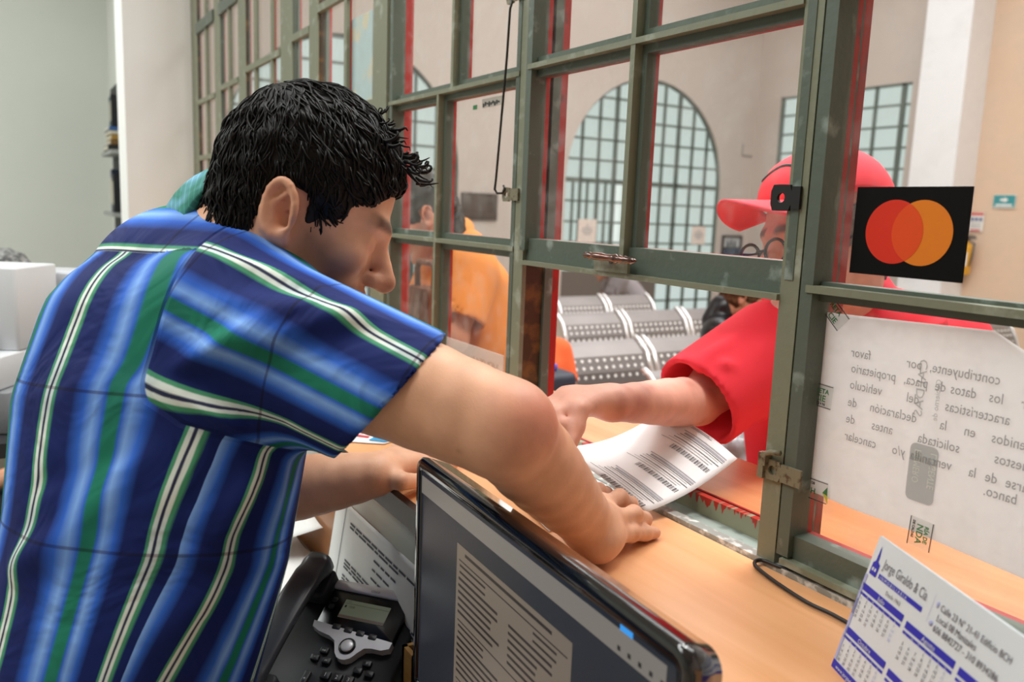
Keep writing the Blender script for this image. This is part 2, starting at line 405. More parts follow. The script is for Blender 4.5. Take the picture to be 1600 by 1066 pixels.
# counters
wood = wood_mat('counter_wood', 'e29f68', 'f3b684', .38, 1.0, 0)
wood2 = wood_mat('outer_counter_wood', 'd08a58', 'e4a678', .3, 1.0, 0, .3)
c = empty('office_counter', (-.5, -.15, 0), 'beech coloured wooden counter top on the office side of the windows', 'counter')
bevel(MB().box((-4.2, -.300, -.026), (3.0, -.014, 0)).build('counter_top', wood, c), .002)
MB().box((-4.2, -.312, -.03), (3.0, -.300, .001)).build('edge_strip', mat('black_edge_band', '1b1b1c', .4), c)
c = empty('hall_counter', (-.5, .18, 0), 'orange brown wooden counter ledge on the customers\' side of the windows', 'counter')
bevel(MB().box((-4.2, .090, -.03), (3.0, .282, .002)).build('counter_top', wood2, c), .003)

# ------------------------------------------------------------------ light
def area(name, loc, size, energy, col=(1, 1, 1), rot=(0, 0, 0), sy=None):
    l = bpy.data.lights.new(name, 'AREA'); l.energy = energy; l.size = size; l.color = col
    if sy: l.shape = 'RECTANGLE'; l.size_y = sy
    o = bpy.data.objects.new(name, l); COL.objects.link(o); o.location = loc; o.rotation_euler = rot; return o
area('hall_skylight', (-2.2, 4.0, 4.5), 5.0, 430, (.98, .99, 1), sy=4.5)
area('hall_skylight_end', (-6.5, 5.0, 4.5), 3.0, 125, (.98, .99, 1), sy=5.0)
area('hall_fill', (-1.0, .62, 2.35), .7, 48, (1, .99, .97))  # fill light added above the ledge to brighten the man in red
area('office_lamp', (-1.2, -2.2, 2.45), 1.2, 60, (.96, 1, .98), sy=2.0)
area('desk_fill', (-1.5, -.62, 2.45), .5, 19, (.97, 1, .99), sy=1.2)  # unseen light added to brighten the desk, phone and papers
area('office_lamp_far', (-4.6, -2.2, 2.45), 1.2, 88, (.95, 1, .98), sy=1.2)
wd_ = bpy.data.worlds.new('world'); SC.world = wd_; wd_.use_nodes = True
wd_.node_tree.nodes['Background'].inputs[0].default_value = (.8, .9, 1, 1); wd_.node_tree.nodes['Background'].inputs[1].default_value = .3
SC.view_settings.view_transform = 'Standard'; SC.view_settings.look = 'None'; SC.view_settings.gamma = 1; SC.view_settings.use_curve_mapping = False
SC.view_settings.exposure = 0.0
# ================================================================== OBJECTS OF THE HALL
def W(px, py, y=0.0):           # measured photo point on the plane of the teller windows (or one parallel to it)
    r = CR*((px-800)/LENS_PX) - CU*((py-533)/LENS_PX) + CF
    return CAM + r*((y-CAM.y)/r.y)
def Zp(px, py, z=0.0):          # measured photo point on a horizontal plane
    r = CR*((px-800)/LENS_PX) - CU*((py-533)/LENS_PX) + CF
    return CAM + r*((z-CAM.z)/r.z)
steel = mat('brushed_seat_steel', '7f7976', .45, metal=.55, var=.06, scale=6)
chrome = mat('seat_frame_chrome', 'e4e3e2', .18, metal=.6)
dotm = mat('perforation_glint', 'f2f0ec', .5)  # plain white discs paint the skylight's reflection at the perforations
darkm = mat('dark_plastic', '2a2b2c', .5)
PROF = [(0, 0), (.03, -.016), (.085, -.06), (.125, -.13), (.16, -.24), (.185, -.34)]
SEAT = [(.20, -.385), (.27, -.405), (.38, -.405), (.52, -.385), (.60, -.382), (.635, -.40)]
def bench(x, y0, n, pitch, label, first=None):
    top = -.2
    b = empty('waiting_bench', (x, y0, FZ), label, 'bench', 'perforated steel benches in the waiting hall')
    wd = pitch-.055
    def sheet(name, prof, rows, ya, yb):
        m = MB(); T = .006
        vs = [(x+px_, y, top+pz+t) for t in (0, -T) for px_, pz in prof for y in (ya, yb)]
        N = len(prof); fs = []
        for i in range(N-1):
            fs.append((2*i, 2*i+2, 2*i+3, 2*i+1)); o = 2*N; fs.append((o+2*i, o+2*i+1, o+2*i+3, o+2*i+2))
            fs += [(2*i, o+2*i, o+2*i+2, 2*i+2), (2*i+1, 2*i+3, o+2*i+3, o+2*i+1)]
        fs += [(0, 1, 2*N+1, 2*N), (2*N-2, 4*N-2, 4*N-1, 2*N-1)]
        m.add(vs, fs, 0, False)
        for (a, c) in rows:
            for k in range(10):
                y = ya+.04+(yb-ya-.08)*k/9
                i = max(j for j in range(N-1) if prof[j][0] <= a); t = (a-prof[i][0])/(prof[i+1][0]-prof[i][0])
                z = prof[i][1]+t*(prof[i+1][1]-prof[i][1]); dx, dz = prof[i+1][0]-prof[i][0], prof[i+1][1]-prof[i][1]; L = math.hypot(dx, dz); dx /= L; dz /= L
                c0 = V(x+a, y, top+z)+V(-dz, 0, dx)*.0015; r = .0085
                m.add([c0+V(dx, 0, dz)*r*math.cos(q*PI/4)+V(0, 1, 0)*r*math.sin(q*PI/4) for q in range(8)], [tuple(range(8))], 1)
        m.build(name, [steel, dotm], b)
    for k in range(n):
        ya = y0+k*pitch+.025; yb = ya+wd
        sheet('backrest', PROF, [(.095, 0), (.113, 0), (.131, 0), (.147, 0), (.163, 0)], ya, yb)
        sheet('seat', SEAT, [(.3, 0), (.36, 0), (.42, 0), (.48, 0)], ya, yb)
        for y in (ya-.006, yb+.006):
            MB().tube([V(x+a, y, top+c+.006) for a, c in [(-.01, .0)]+PROF+[(.20, -.385)]+SEAT[1:]], .013, 8).build('side_tube', chrome, b)
    ye = y0+n*pitch
    MB().box((x+.27, y0+.05, top-.47), (x+.33, ye-.05, top-.42)).build('beam', darkm, b)
    for y in (y0+.25*pitch+.1, ye-.35*pitch):
        MB().box((x+.275, y-.02, FZ+.03), (x+.325, y+.02, top-.45)).build('leg', chrome, b)
        MB().rbox((x+.05, y-.025, FZ), (x+.6, y+.025, FZ+.04), .02).build('foot', chrome, b)
    return b
bench(-3.15, .85, 4, .525, 'perforated steel bench with the boy in orange red on it')
bench(-3.15, 3.05, 4, .525, 'perforated steel bench showing only its end above the notice paper')
bench(-4.10, 2.01, 4, .504, 'perforated steel bench in the second row, its top gleaming white')
bench(-4.95, 2.56, 2, .455, 'perforated steel bench in the back row before the arched door')
bench(-2.44, 1.32, 3, .525, 'perforated steel bench under the woman in black')

# wall things
pap = mat('white_paper', 'eceae4', .7); ink = mat('black_ink', '26262a', .7); grey_ink = mat('grey_ink', '9a9aa0', .7)
teal = mat('sign_teal', '1f8f97', .5); whitep = mat('white_print', 'f2f2f0', .6); redp = mat('red_print', 'd0343c', .6)
def yw(px, py): return W(px, py, wy-.02)
def XW(px, py, x=XA):
    r = CR*((px-800)/LENS_PX) - CU*((py-533)/LENS_PX) + CF
    return CAM + r*((x-CAM.x)/r.x)
FB = lambda o: frame_mat(o, (1, 0, 0), (0, 0, 1), (0, -1, 0))       # faces the counter (seen from -y)
FA = lambda o: frame_mat(o, (0, 1, 0), (0, 0, 1), (1, 0, 0))        # faces +x
p = yw(1569, 315); M_ = FB(p)
s = empty('exit_arrow_sign', (0, 0, 0), 'teal direction sign with a white arrow on the peach wall', 'sign', mw=M_)
MB().rbox((-.125, -.075, -.012), (.125, .075, .0), .006).build('plate', [pap], s)
m = MB(); m.box((-.12, -.06, 0), (.12, .07, .002)); m.build('face', teal, s)
m = MB(); m.box((-.045, .005, .002), (.005, .03, .003)); m.add([(.0, -.015, .003), (.045, .018, .003), (.0, .05, .003)], [(0, 1, 2)]); m.box((-.09, -.05, .002), (.09, -.03, .003)); m.build('lettering', whitep, s)
p = yw(1525, 347); s = empty('safety_notice', (0, 0, 0), 'small white notice with pink headings above the yellow extinguisher', 'notice', mw=FB(p))
MB().box((-.085, -.11, -.006), (.085, .11, 0)).build('sheet', pap, s)
m = MB(); m.box((-.08, .075, 0), (.08, .105, .002), 0); m.box((-.06, -.105, 0), (.06, -.085, .002), 0)
for i in range(3): m.box((-.065+i*.05, .01, 0), (-.03+i*.05, .05, .002), 1)
for z in (-.02, -.045, -.065): m.box((-.06, z, 0), (.06, z+.008, .002), 2)
m.build('print', [redp, mat('blue_print', '2d4a8a', .6), grey_ink], s)
p = yw(1514, 402); s = empty('fire_extinguisher', (0, 0, 0), 'yellow fire extinguisher hanging on the peach wall', 'fire extinguisher', mw=frame_mat(p+V(0, -.1, 0), (1, 0, 0), (0, 1, 0), (0, 0, 1)))
MB().lathe([(.075, -.20), (.085, -.19), (.085, .10), (.07, .15), (.035, .17), (.03, .19)], 24).build('cylinder', mat('extinguisher_yellow', 'e8a91c', .35), s)
m = MB(); m.lathe([(.028, .19), (.028, .215)], 12); m.box((-.015, -.02, .21), (.11, .02, .235)); m.box((-.01, -.015, .24), (.10, .015, .255)); m.tube([(.03, 0, .2), (.11, -.01, .16), (.1, -.02, .0), (.09, -.03, -.1)], .010, 8); m.build('valve', darkm, s)
m = MB(); m.grid(lambda u, v: V(.0865*math.sin((u-.5)*1.8), -.0865*math.cos((u-.5)*1.8), -.1+.16*v), 10, 2, 0); m.grid(lambda u, v: V(.0875*math.sin((u-.5)*1.2), -.0875*math.cos((u-.5)*1.2), -.02+.025*v), 8, 2, 1); m.grid(lambda u, v: V(.0875*math.sin((u-.5)*1.2), -.0875*math.cos((u-.5)*1.2), .03+.02*v), 8, 2, 2); m.build('paper_label', [pap, redp, ink], s)
MB().box((-.03, .08, -.05), (.03, .1, .12)).build('bracket', darkm, s)
p = XW(748, 323); s = empty('wall_plaque', (0, 0, 0), 'dark bronze plaque on the wall between the arched doors', 'plaque', mw=FA(p))
bevel(MB().box((-.25, -.165, 0), (.25, .165, .03)).build('plate', mat('bronze', '43302a', .4, metal=.3), s), .006)
m = MB()
for i in range(7): m.box((-.2, .11-i*.035, .03), (.2-.05*(i % 3), .12-i*.035, .032))
m.build('raised_lines', mat('bronze_line', '5a443a', .4), s)
p = XW(1142, 384); s = empty('framed_photograph', (0, 0, 0), 'small framed black and white picture beside the arched door', 'picture', mw=FA(p))
m = MB(); a, b_ = .20, .155
for q in (((-a, -b_, 0), (a, -b_+.03, .03)), ((-a, b_-.03, 0), (a, b_, .03)), ((-a, -b_, 0), (-a+.03, b_, .03)), ((a-.03, -b_, 0), (a, b_, .03))): m.box(*q)
m.build('frame', mat('picture_frame', '3a2c26', .4), s)
m = MB(); m.box((-a, -b_, 0), (a, b_, .01), 0); m.box((-.16, -.12, .01), (.16, -.02, .013), 1)
for i in range(3): m.box((-.1+i*.07, -.08, .013), (-.06+i*.07, .04+.02*(i % 2), .016), 1); m.ell((-.08+i*.07, .06+.02*(i % 2), .013), (.016, .02, .004), None, 8, 1)
m.build('print', [mat('photo_grey', 'b9bcc0', .4), ink], s)
s = empty('conduit_stub', (0, 0, 0), 'thin bent wire stub on the hall wall near the corner', 'wire', mw=FA(XW(1166, 243)))
MB().tube([(-.09, .16, .006), (-.09, .0, .006), (-.08, -.01, .007), (.12, -.005, .007)], .007, 6).build('wire_run', mat('wire_grey', '8f8a86', .5), s)
pinkp = mat('pale_pink_paper', 'ecdcd3', .7)
for (px_, py_, w_, h_, lb) in ((917, 361, .15, .155, 'pale notice sheet taped to the left leaf of the arched door'), (1091, 368, .135, .13, 'pale notice sheet taped to the right side of the arched door')):
    s = empty('door_notice', (0, 0, 0), lb, 'notice', mw=FA(XW(px_, py_, XA-.03)))
    MB().box((-w_, -h_, 0), (w_, h_, .004)).build('sheet', pinkp, s)
    m = MB()
    for i, (a, b_) in enumerate(((-.02, .02), (-.08, .08), (-.09, .09), (-.06, .06))): m.box((a, .06-i*.035, .004), (b_, .075-i*.035, .006))
    m.build('print', grey_ink, s)

# ================================================================== ON THE WINDOWS
def FW(x, z, y=-.002, mirror=False):      # frame on the office face of the glass; mirror = lettering that reads from the hall
    return frame_mat((x, y, z), (-1 if mirror else 1, 0, 0), (0, 0, 1), (0, 1 if mirror else -1, 0))
s = empty('card_sticker', (-.502, .004, .393), 'black window sticker with overlapping red and orange circles', 'sticker')
qs = [W(1338, 293, .006), W(1518, 289, .006), W(1505, 437, .006), W(1321, 427, .006)]
x0, x1 = -.566, -.4445; z0, z1 = .3475, .4365
MB().box((x0, .006, z0), (x1, .009, z1)).build('backing', mat('sticker_black', '070505', .7, spec=.15), s)
R_ = (x1-x0)*.262; cy = (z0+z1)/2; ca = x0+(x1-x0)*.385; cb = x0+(x1-x0)*.632
def disc(m, c, r, y, mi): m.add([(c+r*math.cos(2*PI*k/48), y, cy+r*math.sin(2*PI*k/48)) for k in range(48)], [tuple(range(48))], mi)
m = MB(); disc(m, ca, R_, .0057, 0); disc(m, cb, R_, .0055, 1)
h = (cb-ca)/2; al = math.acos(h/R_); lens_ = [(cb-R_*math.cos(al-2*al*k/16), .0053, cy+R_*math.sin(al-2*al*k/16)) for k in range(17)]+[(ca+R_*math.cos(-al+2*al*k/16), .0053, cy+R_*math.sin(-al+2*al*k/16)) for k in range(1, 16)]
m.add(lens_, [tuple(range(len(lens_)))], 2)
m.build('circles', [mat('sticker_red', 'd62a08', .4), mat('sticker_orange', 'e07a0a', .4), mat('sticker_overlap', 'e04804', .4)], s)

# big printed notice seen from behind
def translucent(name, col, tr=.5):
    t = NT(name); t.n.remove(t.b); d = t.new('ShaderNodeBsdfDiffuse'); d.inputs['Color'].default_value = srgb(col)
    l = t.new('ShaderNodeBsdfTranslucent'); l.inputs['Color'].default_value = srgb(col); mx = t.new('ShaderNodeMixShader'); mx.inputs[0].default_value = tr
    t.link(d.outputs[0], mx.inputs[1]); t.link(l.outputs[0], mx.inputs[2]); t.link(mx.outputs[0], t.out.inputs['Surface']); return t.m
npm = translucent('thin_paper', 'fafafc', .5)
s = empty('window_notice', (-.4, .016, .2), 'white printed notice taped to the glass, its lettering seen reversed', 'notice')
pts = [W(1281, 487, .016), W(1553, 517, .016), W(1600, 548, .016), V(-.27, .016, .29), V(-.26, .016, .098), W(1600, 905, .016), W(1430, 832, .016), W(1330, 795, .016), W(1259, 764, .016)]
def inpoly(x, z):
    c = False
    for i in range(len(pts)):
        a, b = pts[i], pts[i-1]
        if (a.z > z) != (b.z > z) and x < (b.x-a.x)*(z-a.z)/(b.z-a.z)+a.x: c = not c
    return c
MB().add([p for p in pts]+[p+V(0, .001, 0) for p in pts], [tuple(range(len(pts)))[::-1], tuple(range(len(pts), 2*len(pts)))]).build('sheet', npm, s)
ghost = mat('show_through_ink', 'a8a8ac', .8); ghost2 = mat('show_through_stamp', 'cacace', .8)
m = MB()
lines = [(552, 573, [('favor', 1316), ('por', 1402), ('contribuyente,', 1438)]),
         (577, 0, [('propietario', 1316), ('placa,', 1398), ('de', 1446), ('datos', 1470), ('los', 1530), ('r', 1580)]),
         (603, 0, [('veh\u00edculo', 1314), ('del', 1402), ('aracter\u00edsticas', 1462)]),
         (631, 0, [('de', 1311), ('declaraci\u00f3n', 1345), ('la', 1454), ('en', 1492), ('enidos', 1535)]),
         (658, 0, [('de', 1308), ('antes', 1348), ('solicitada', 1420), ('uestos', 1540)]),
         (686, 0, [('cancelar', 1306), ('y/o', 1380), ('ventanilla', 1408), ('la', 1500), ('de', 1526), ('arse', 1558)]),
         (776, -1, [('banco.', 1515), ('el', 1580)])]
for yb, fl, ws in lines:
    base = W(1316, yb+6, .0) if fl >= 0 else None
    zb = base.z if base else W(1520, 776, 0).z
    for word, xl in ws:
        xr = W(xl, yb+(xl-1316)*.26, 0).x
        m.text(word, .0142, FW(xr, zb, .0145, True), 0, 'RIGHT', sx=.82)
m.build('reversed_lettering', ghost, s)
m = MB(); c0 = W(1427, 745, 0)
Mv = lambda x, z: frame_mat((x, .0150, z), (0, 0, -1), (-1, 0, 0), (0, 1, 0))
cx, cz = c0.x, c0.z
def rr(m, x0, z0, x1, z1, r, y, mi):
    pp = []
    for ccx, ccz, a0 in ((x1-r, z1-r, 0), (x0+r, z1-r, PI/2), (x0+r, z0+r, PI), (x1-r, z0+r, 1.5*PI)):
        for k in range(5): t = a0+PI/2*k/4; pp.append((ccx+r*math.cos(t), y, ccz+r*math.sin(t)))
    m.add(pp, [tuple(range(len(pp)))], mi)
rr(m, cx-.016, cz-.029, cx+.014, cz+.030, .006, .0152, 0)
m.text('PRIMERO', .010, Mv(cx+.002-.006, cz+.024), 1, sx=.85); m.text('LA GENTE', .010, Mv(cx+.003+.0095, cz+.024), 1, sx=.8)
m.text('CALDAS', .013, Mv(cx-.012+.004, cz+.115), 0, sx=1.2); m.text('Gobierno de', .008, Mv(cx-.014+.022, cz+.098), 0)
m.build('reversed_stamp', [ghost2, pap], s)
# printed tape pieces
tape = glass_mat('clear_tape', .10); tgreen = mat('tape_green', '1c7a3e', .6); tblack = mat('tape_line', '2a2a2a', .6); tlime = mat('tape_lime', 'c8c32a', .6)
def tape_piece(px_, py_, ang, w, h, label, txt):
    c = W(px_, py_, .0); ca, sa = math.cos(ang), math.sin(ang)
    Mx = frame_mat((c.x, .0135, c.z), (ca, 0, sa), (-sa, 0, ca), (0, -1, 0))
    s = empty('tape_strip', (0, 0, 0), label, 'tape', 'printed tape holding the window notice', mw=Mx)
    MB().box((-w/2, -h/2, -.0004), (w/2, h/2, 0)).build('film', tape, s)
    m = MB(); m.box((-w/2, h/2-.0016, .0002), (w/2, h/2-.0008, .0006), 1); m.box((-w/2, -h/2+.0008, .0002), (w/2, -h/2+.0016, .0006), 1)
    for t, size, x, y, mi in txt: m.text(t, size, Matrix.Translation((x, y, .0008)), mi, bold=.0002)
    if 'green corner' in label: m.add([(.006, .0, .0008), (.012, .008, .0008), (.013, -.002, .0008)], [(0, 1, 2)], 0); m.add([(.006, .0, .0008), (.013, -.002, .0008), (.014, -.011, .0008)], [(0, 1, 2)], 2)
    m.build('print', [tgreen, tblack, tlime], s)
tape_piece(1293, 492, -.75, .030, .022, 'printed tape across the upper corner of the window notice', [('RETA', .0075, -.013, .002, 0), ('CIE', .009, -.006, -.008, 0)])
tape_piece(1272, 620, -.05, .026, .027, 'printed tape halfway down the edge of the window notice', [('RETA', .0075, -.009, .003, 0), ('CIE', .010, -.009, -.006, 0), ('ACI\u00d3N', .0045, -.009, -.0105, 1)])
tape_piece(1266, 770, .0, .024, .025, 'printed tape with a green corner mark at the notice\'s lower edge', [('H', .0095, -.010, -.005, 0), ('OS', .004, -.010, .006, 1)])
tape_piece(1425, 838, -PI/2-.05, .030, .026, 'printed tape on the bottom edge of the window notice', [('R\u00cdA DE', .006, -.010, .004, 0), ('NDA', .0095, -.010, -.004, 0), ('DE CALDAS', .0035, -.012, -.009, 1)])
# strip on the next window
s = empty('window_label', (-1.4, -.004, .06), 'translucent strip with faint reversed lettering low on the window', 'label')
a = W(693, 527, .0); b = W(781, 531, .0)
MB().box((a.x, .007, a.z-.075), (b.x+.003, .009, a.z)).build('strip', glass_mat('hazy_strip', .28), s)
m = MB(); m.text('VENTAN', .030, FW(b.x-.015, a.z-.040, .006, True), 0, sx=.95); m.text('5', .030, FW(a.x+.12, a.z-.078, .006, True), 0); m.build('lettering', mat('faint_print', 'b09a8c', .7), s)
s = empty('map_poster', (-1.93, .03, .75), 'pale blue map poster behind the glass of the left window', 'poster')
a = W(563, 46, .035); b = W(592, 160, .035)
MB().box((a.x-.03, .0080, .58), (b.x+.02, .0100, .86)).build('sheet', mat('map_blue', 'b9cdd3', .6, col2='d9cdb4', thresh=(.52, .6), scale=14), s)
# scraped paper on glass
s = empty('sticker_remains', (-1.38, .005, .6), 'torn green and grey sticker remains in the corner of the pane', 'sticker')
m = MB(); a = W(765, 155, .0)
m.box((a.x-.04, .0065, a.z-.012), (a.x+.035, .0075, a.z+.004), 0); m.box((a.x-.075, .0065, a.z-.012), (a.x-.06, .0075, a.z-.004), 1)
for i in range(9): m.box((a.x-.035+i*.007, .0055, a.z-.011+.002*(i % 3)), (a.x-.031+i*.007, .0065, a.z-.004+.002*(i % 2)), 2)
m.build('residue', [mat('residue_grey', 'b9b3a8', .8), tgreen, ink], s)
# hardware
brk = mat('painted_bracket', '77725c', .5, col2='4f3d28', thresh=(.55, .68), scale=120, bump=.3, bscale=200)
w5 = bpy.data.objects['window_5']; w4 = bpy.data.objects['window_4']; w6 = bpy.data.objects['window_6']
def bracket(w, px_, py_, flip=1, m_=brk, side=1, arm=.040, R=.012):
    c = W(px_, py_, -.0155)
    m = MB(); n = 14; X = side
    def plate(y): return
    # perforated lug: ring of quads around the hole plus an arm back to the post
    ring = []; 
    for k in range(n):
        t = 2*PI*k/n; cs, sn = math.cos(t), math.sin(t); sq = 1/max(abs(cs), abs(sn)); sq = min(sq, 1.25)
        ring.append((cs, sn, sq))
    vs = []
    for y in (0, .004):
        for cs, sn, sq in ring: vs.append(c+V(cs*.0055, y, sn*.0055))
        for cs, sn, sq in ring: vs.append(c+V(cs*R*sq, y, sn*R*sq))
    fs = []
    for k in range(n):
        q = (k+1) % n
        fs += [(k, q, n+q, n+k), (2*n+k, 3*n+k, 3*n+q, 2*n+q), (n+k, n+q, 3*n+q, 3*n+k), (k, 2*n+k, 2*n+q, q)]
    m.add(vs, fs)
    m.box((min(c.x+R*side, c.x+arm*side), c.y, c.z-R*.85), (max(c.x+R*side, c.x+arm*side), c.y+.0035, c.z+R*.85))
    return m, c
m, c = bracket(w5, 790, 304); m.build('latch_lug', brk, w6)
m, c = bracket(w4, 1220, 309, arm=.026, R=.0145); m.build('latch_lug', black, w4)
m, c = bracket(w4, 1206, 735); m.box((c.x-.012, c.y-.006, c.z+.004), (c.x-.006, c.y+.004, c.z+.02)); m.box((c.x-.018, c.y-.004, c.z-.012), (c.x-.010, c.y+.003, c.z+.018)); m.tube([c+V(-.014, -.002, .014), c+V(.0, -.004, .022), c+V(.012, -.003, .024)], .0035, 6); m.build('latch_lug', brk, w4)
# turned handle on the sash rail
h0, h1 = W(912, 398, -.034), W(994, 408, -.034)
d = (h1-h0); L = d.length; d.normalize()
prof = [(.002, 0), (.005, .04), (.0035, .08), (.0062, .13), (.004, .17), (.0058, .20), (.0065, .25), (.0065, .38), (.0052, .45), (.0058, .58), (.0072, .64), (.004, .68), (.0068, .72), (.0045, .77), (.0066, .82), (.0048, .87), (.0062, .92), (.003, .97), (.001, 1)]
up = V(0, 0, 1); zz = d; xx = up.cross(zz).normalized(); yy = zz.cross(xx)
m = MB(); m.lathe([(r*.9, t*L) for r, t in prof], 14, 0, frame_mat(h0, xx, yy, zz))
hb = m.build('turned_handle', mat('handle_bronze', '6a3320', .25, metal=.5, coat=.6, col2='3a3028', thresh=(.45, .65), scale=60), w5)
c = W(960, 412, -.02); m = MB(); m.box((c.x-.048, -.0205, c.z-.012), (c.x+.030, -.0155, c.z+.008)); m.build('handle_plate', green, w5)
m = MB(); m.tube([W(955, 405, -.033), W(955, 408, -.019)], .004, 8); m.build('handle_stem', darkm, w5)
s = empty('stay_rod', tuple(W(797, 20, -.025)), 'thin black hooked metal rod hanging beside the window post', 'rod')
m = MB(); m.tube([W(796, -8, -.022), W(800, 4, -.024), W(797, 14, -.026), W(792, 90, -.026), W(783, 190, -.026), W(775, 280, -.026), W(773, 296, -.026), W(777, 302, -.022), W(785, 302, -.0175), W(789, 296, -.0165), W(787, 290, -.0165)], .0022, 8); m.build('bar', mat('rod_black', '1d1814', .4), s)
m, c = bracket(w6, 797, -6); m.build('hook_lug', brk, w6)

bb = W(662, 470, .19)
s = empty('leather_bag', (bb.x, .19, .002), 'brown leather bag with a loop handle standing on the hall ledge behind the left pane', 'bag')
lea = mat('brown_leather', '5a2e16', .4, col2='7a4322', thresh=(.4, .65), scale=9, stretch=(6, 1, 1), bump=.3)
w_ = .085
m = MB()
def bag_body(u, v):
    a = 2*PI*u; tp = 1-.32*v*v; c_, s_ = math.cos(a), math.sin(a)
    return V(bb.x+w_*math.copysign(abs(c_)**.5, c_)*(1-.12*v), .195+.045*math.copysign(abs(s_)**.6, s_)*tp+.003*math.sin(a*9+v*4), .003+.185*v)
m.grid(bag_body, 48, 12, 0, True); m.add([bag_body(i/48, 1.0) for i in range(48)], [tuple(range(48))]); m.add([bag_body(i/48, 0.0) for i in range(48)], [tuple(range(47, -1, -1))])
m.build('bag_body', lea, s)
MB().tube([(bb.x-.05, .195, .17), (bb.x-.055, .195, .235), (bb.x-.045, .195, .255), (bb.x+.045, .195, .255), (bb.x+.055, .195, .235), (bb.x+.05, .195, .17)], .009, 8).build('handle', lea, s)
# ================================================================== THINGS ON THE OFFICE SIDE
def loc(Mx, px, py):            # measured photo point -> local x, y on the face of a thing
    r = CR*((px-800)/LENS_PX) - CU*((py-533)/LENS_PX) + CF
    n = Vector(Mx.col[2][:3]); o = Vector(Mx.col[3][:3]); q = Mx.inverted() @ (CAM+r*((o-CAM).dot(n)/r.dot(n)))
    return q.x, q.y
DZ = -.225                      # desk top
desk = empty('desk', (-1.3, -.6, FZ), 'brown wooden desk below the counter, under the phone and papers', 'desk')
dwood = wood_mat('desk_wood', '6b3a1c', '8a5228', .4, 1.2, 0)
bevel(MB().box((-1.78, -.56, DZ-.03), (-.2, -.315, DZ)).build('desk_top', dwood, desk), .003)
for x in (-1.74, -.25):
    for y in (-.53, -.35): MB().box((x-.025, y-.025, FZ), (x+.025, y+.025, DZ-.03)).build('leg', dwood, desk)
# ---- monitor
ang = -math.atan2(.022, .48); ax = V(math.cos(ang), math.sin(ang), 0)
MM = frame_mat((-.857, -.3565, .112), ax, (0, 0, 1), ax.cross(V(0, 0, 1)))
mon = empty('computer_monitor', (0, 0, 0), 'glossy black computer monitor showing a form, standing against the counter', 'monitor', mw=MM)
gloss = mat('glossy_black_plastic', '0c0d10', .12, coat=.8); matte = mat('monitor_back', '151518', .45)
def rrect(x0, y0, x1, y1, r, z, n=6):
    out = []
    for cx, cy, a0 in ((x1-r, y1-r, 0), (x0+r, y1-r, PI/2), (x0+r, y0+r, PI), (x1-r, y0+r, 1.5*PI)):
        for k in range(n+1): t = a0+PI/2*k/n; out.append(V(cx+r*math.cos(t), cy+r*math.sin(t), z))
    return out
def rings(m, rs, mi=0, cap0=True, cap1=True):
    n = len(rs[0]); fs = []
    for i in range(len(rs)-1):
        for k in range(n): q = (k+1) % n; fs.append((i*n+k, i*n+q, (i+1)*n+q, (i+1)*n+k))
    if cap0: fs.append(tuple(range(n-1, -1, -1)))
    if cap1: fs.append(tuple(range((len(rs)-1)*n, len(rs)*n)))
    m.add([p for r in rs for p in r], fs, mi, True)
MWD, MHT = .488, .295
m = MB()
rings(m, [rrect(.03, -MHT+.03, MWD-.03, -.03, .02, -.042), rrect(.004, -MHT+.004, MWD-.004, -.010, .016, -.034), rrect(0, -MHT, MWD, -.001, .016, -.010), rrect(0.0005, -MHT, MWD-.0005, 0, .016, -.004), rrect(.003, -MHT+.003, MWD-.003, -.003, .014, 0), rrect(.012, -MHT+.014, MWD-.013, -.0155, .003, -.0005), rrect(.013, -MHT+.015, MWD-.014, -.0165, .002, -.003)], 0, True, False)
m.build('housing', gloss, mon)
sx0, sy0, sx1, sy1 = .0125, -MHT+.0145, MWD-.0135, -.016
page = emis('screen_page', 'a0907f', .42); margin = emis('screen_margin', '363a44', .40); tool = emis('screen_toolbar', 'aba49a', .42); dbar = emis('screen_dark_bar', '2a3546', .35); sink = emis('screen_ink', '3a3432', .35); sblue = emis('screen_blue', '2f9cf2', .9)
for mt in (page, margin, tool, dbar, sink): mt.node_tree.nodes['Principled BSDF'].inputs['Roughness'].default_value = .25
m = MB(); q = lambda x0, y0, x1, y1, z, mi: m.add([(x0, y0, z), (x1, y0, z), (x1, y1, z), (x0, y1, z)], [(0, 1, 2, 3)], mi)
q(sx0, sy0, sx1, sy1, -.0030, 0)
ty = loc(MM, 655, 742)[1]; tb = loc(MM, 658, 772)[1]
q(sx0, tb, sx1-.012, ty, -.0028, 1); q(sx0, ty, sx1, sy1, -.0028, 3)
pl, pt = loc(MM, 711, 848); pr, _ = loc(MM, 890, 1008)
q(pl, sy0, pr, pt, -.0027, 2)
bx, by = loc(MM, 975, 983); q(bx-.008, by-.005, bx+.008, by+.006, -.0024, 5)
for i in range(5): q(bx-.01+i*.013, by-.022, bx-.006+i*.013, by-.018, -.0024, 4)
pw = pr-pl; yy = pt-.012; k = 0
q(pl+.02, pt-.009, pl+pw*.86, pt-.0055, -.0025, 4)
rnd = random.Random(3)
while yy > sy0+.01:
    lane = rnd.random()
    if k % 9 == 0: q(pl+.006, yy-.0055, pr-.006, yy-.004, -.0025, 4)
    elif k % 9 in (1, 2): q(pl+.008, yy-.004, pl+pw*.30, yy-.0015, -.0025, 4); q(pl+pw*.72, yy-.004, pl+pw*.9, yy-.0015, -.0025, 4)
    else:
        q(pl+.006, yy-.0042, pl+pw*(.36+.1*lane), yy-.0012, -.0025, 4); q(pl+pw*.52, yy-.0042, pl+pw*(.75+.2*lane), yy-.0012, -.0025, 4)
    yy -= .0075; k += 1
m.build('screen', [margin, tool, page, dbar, sink, sblue], mon)
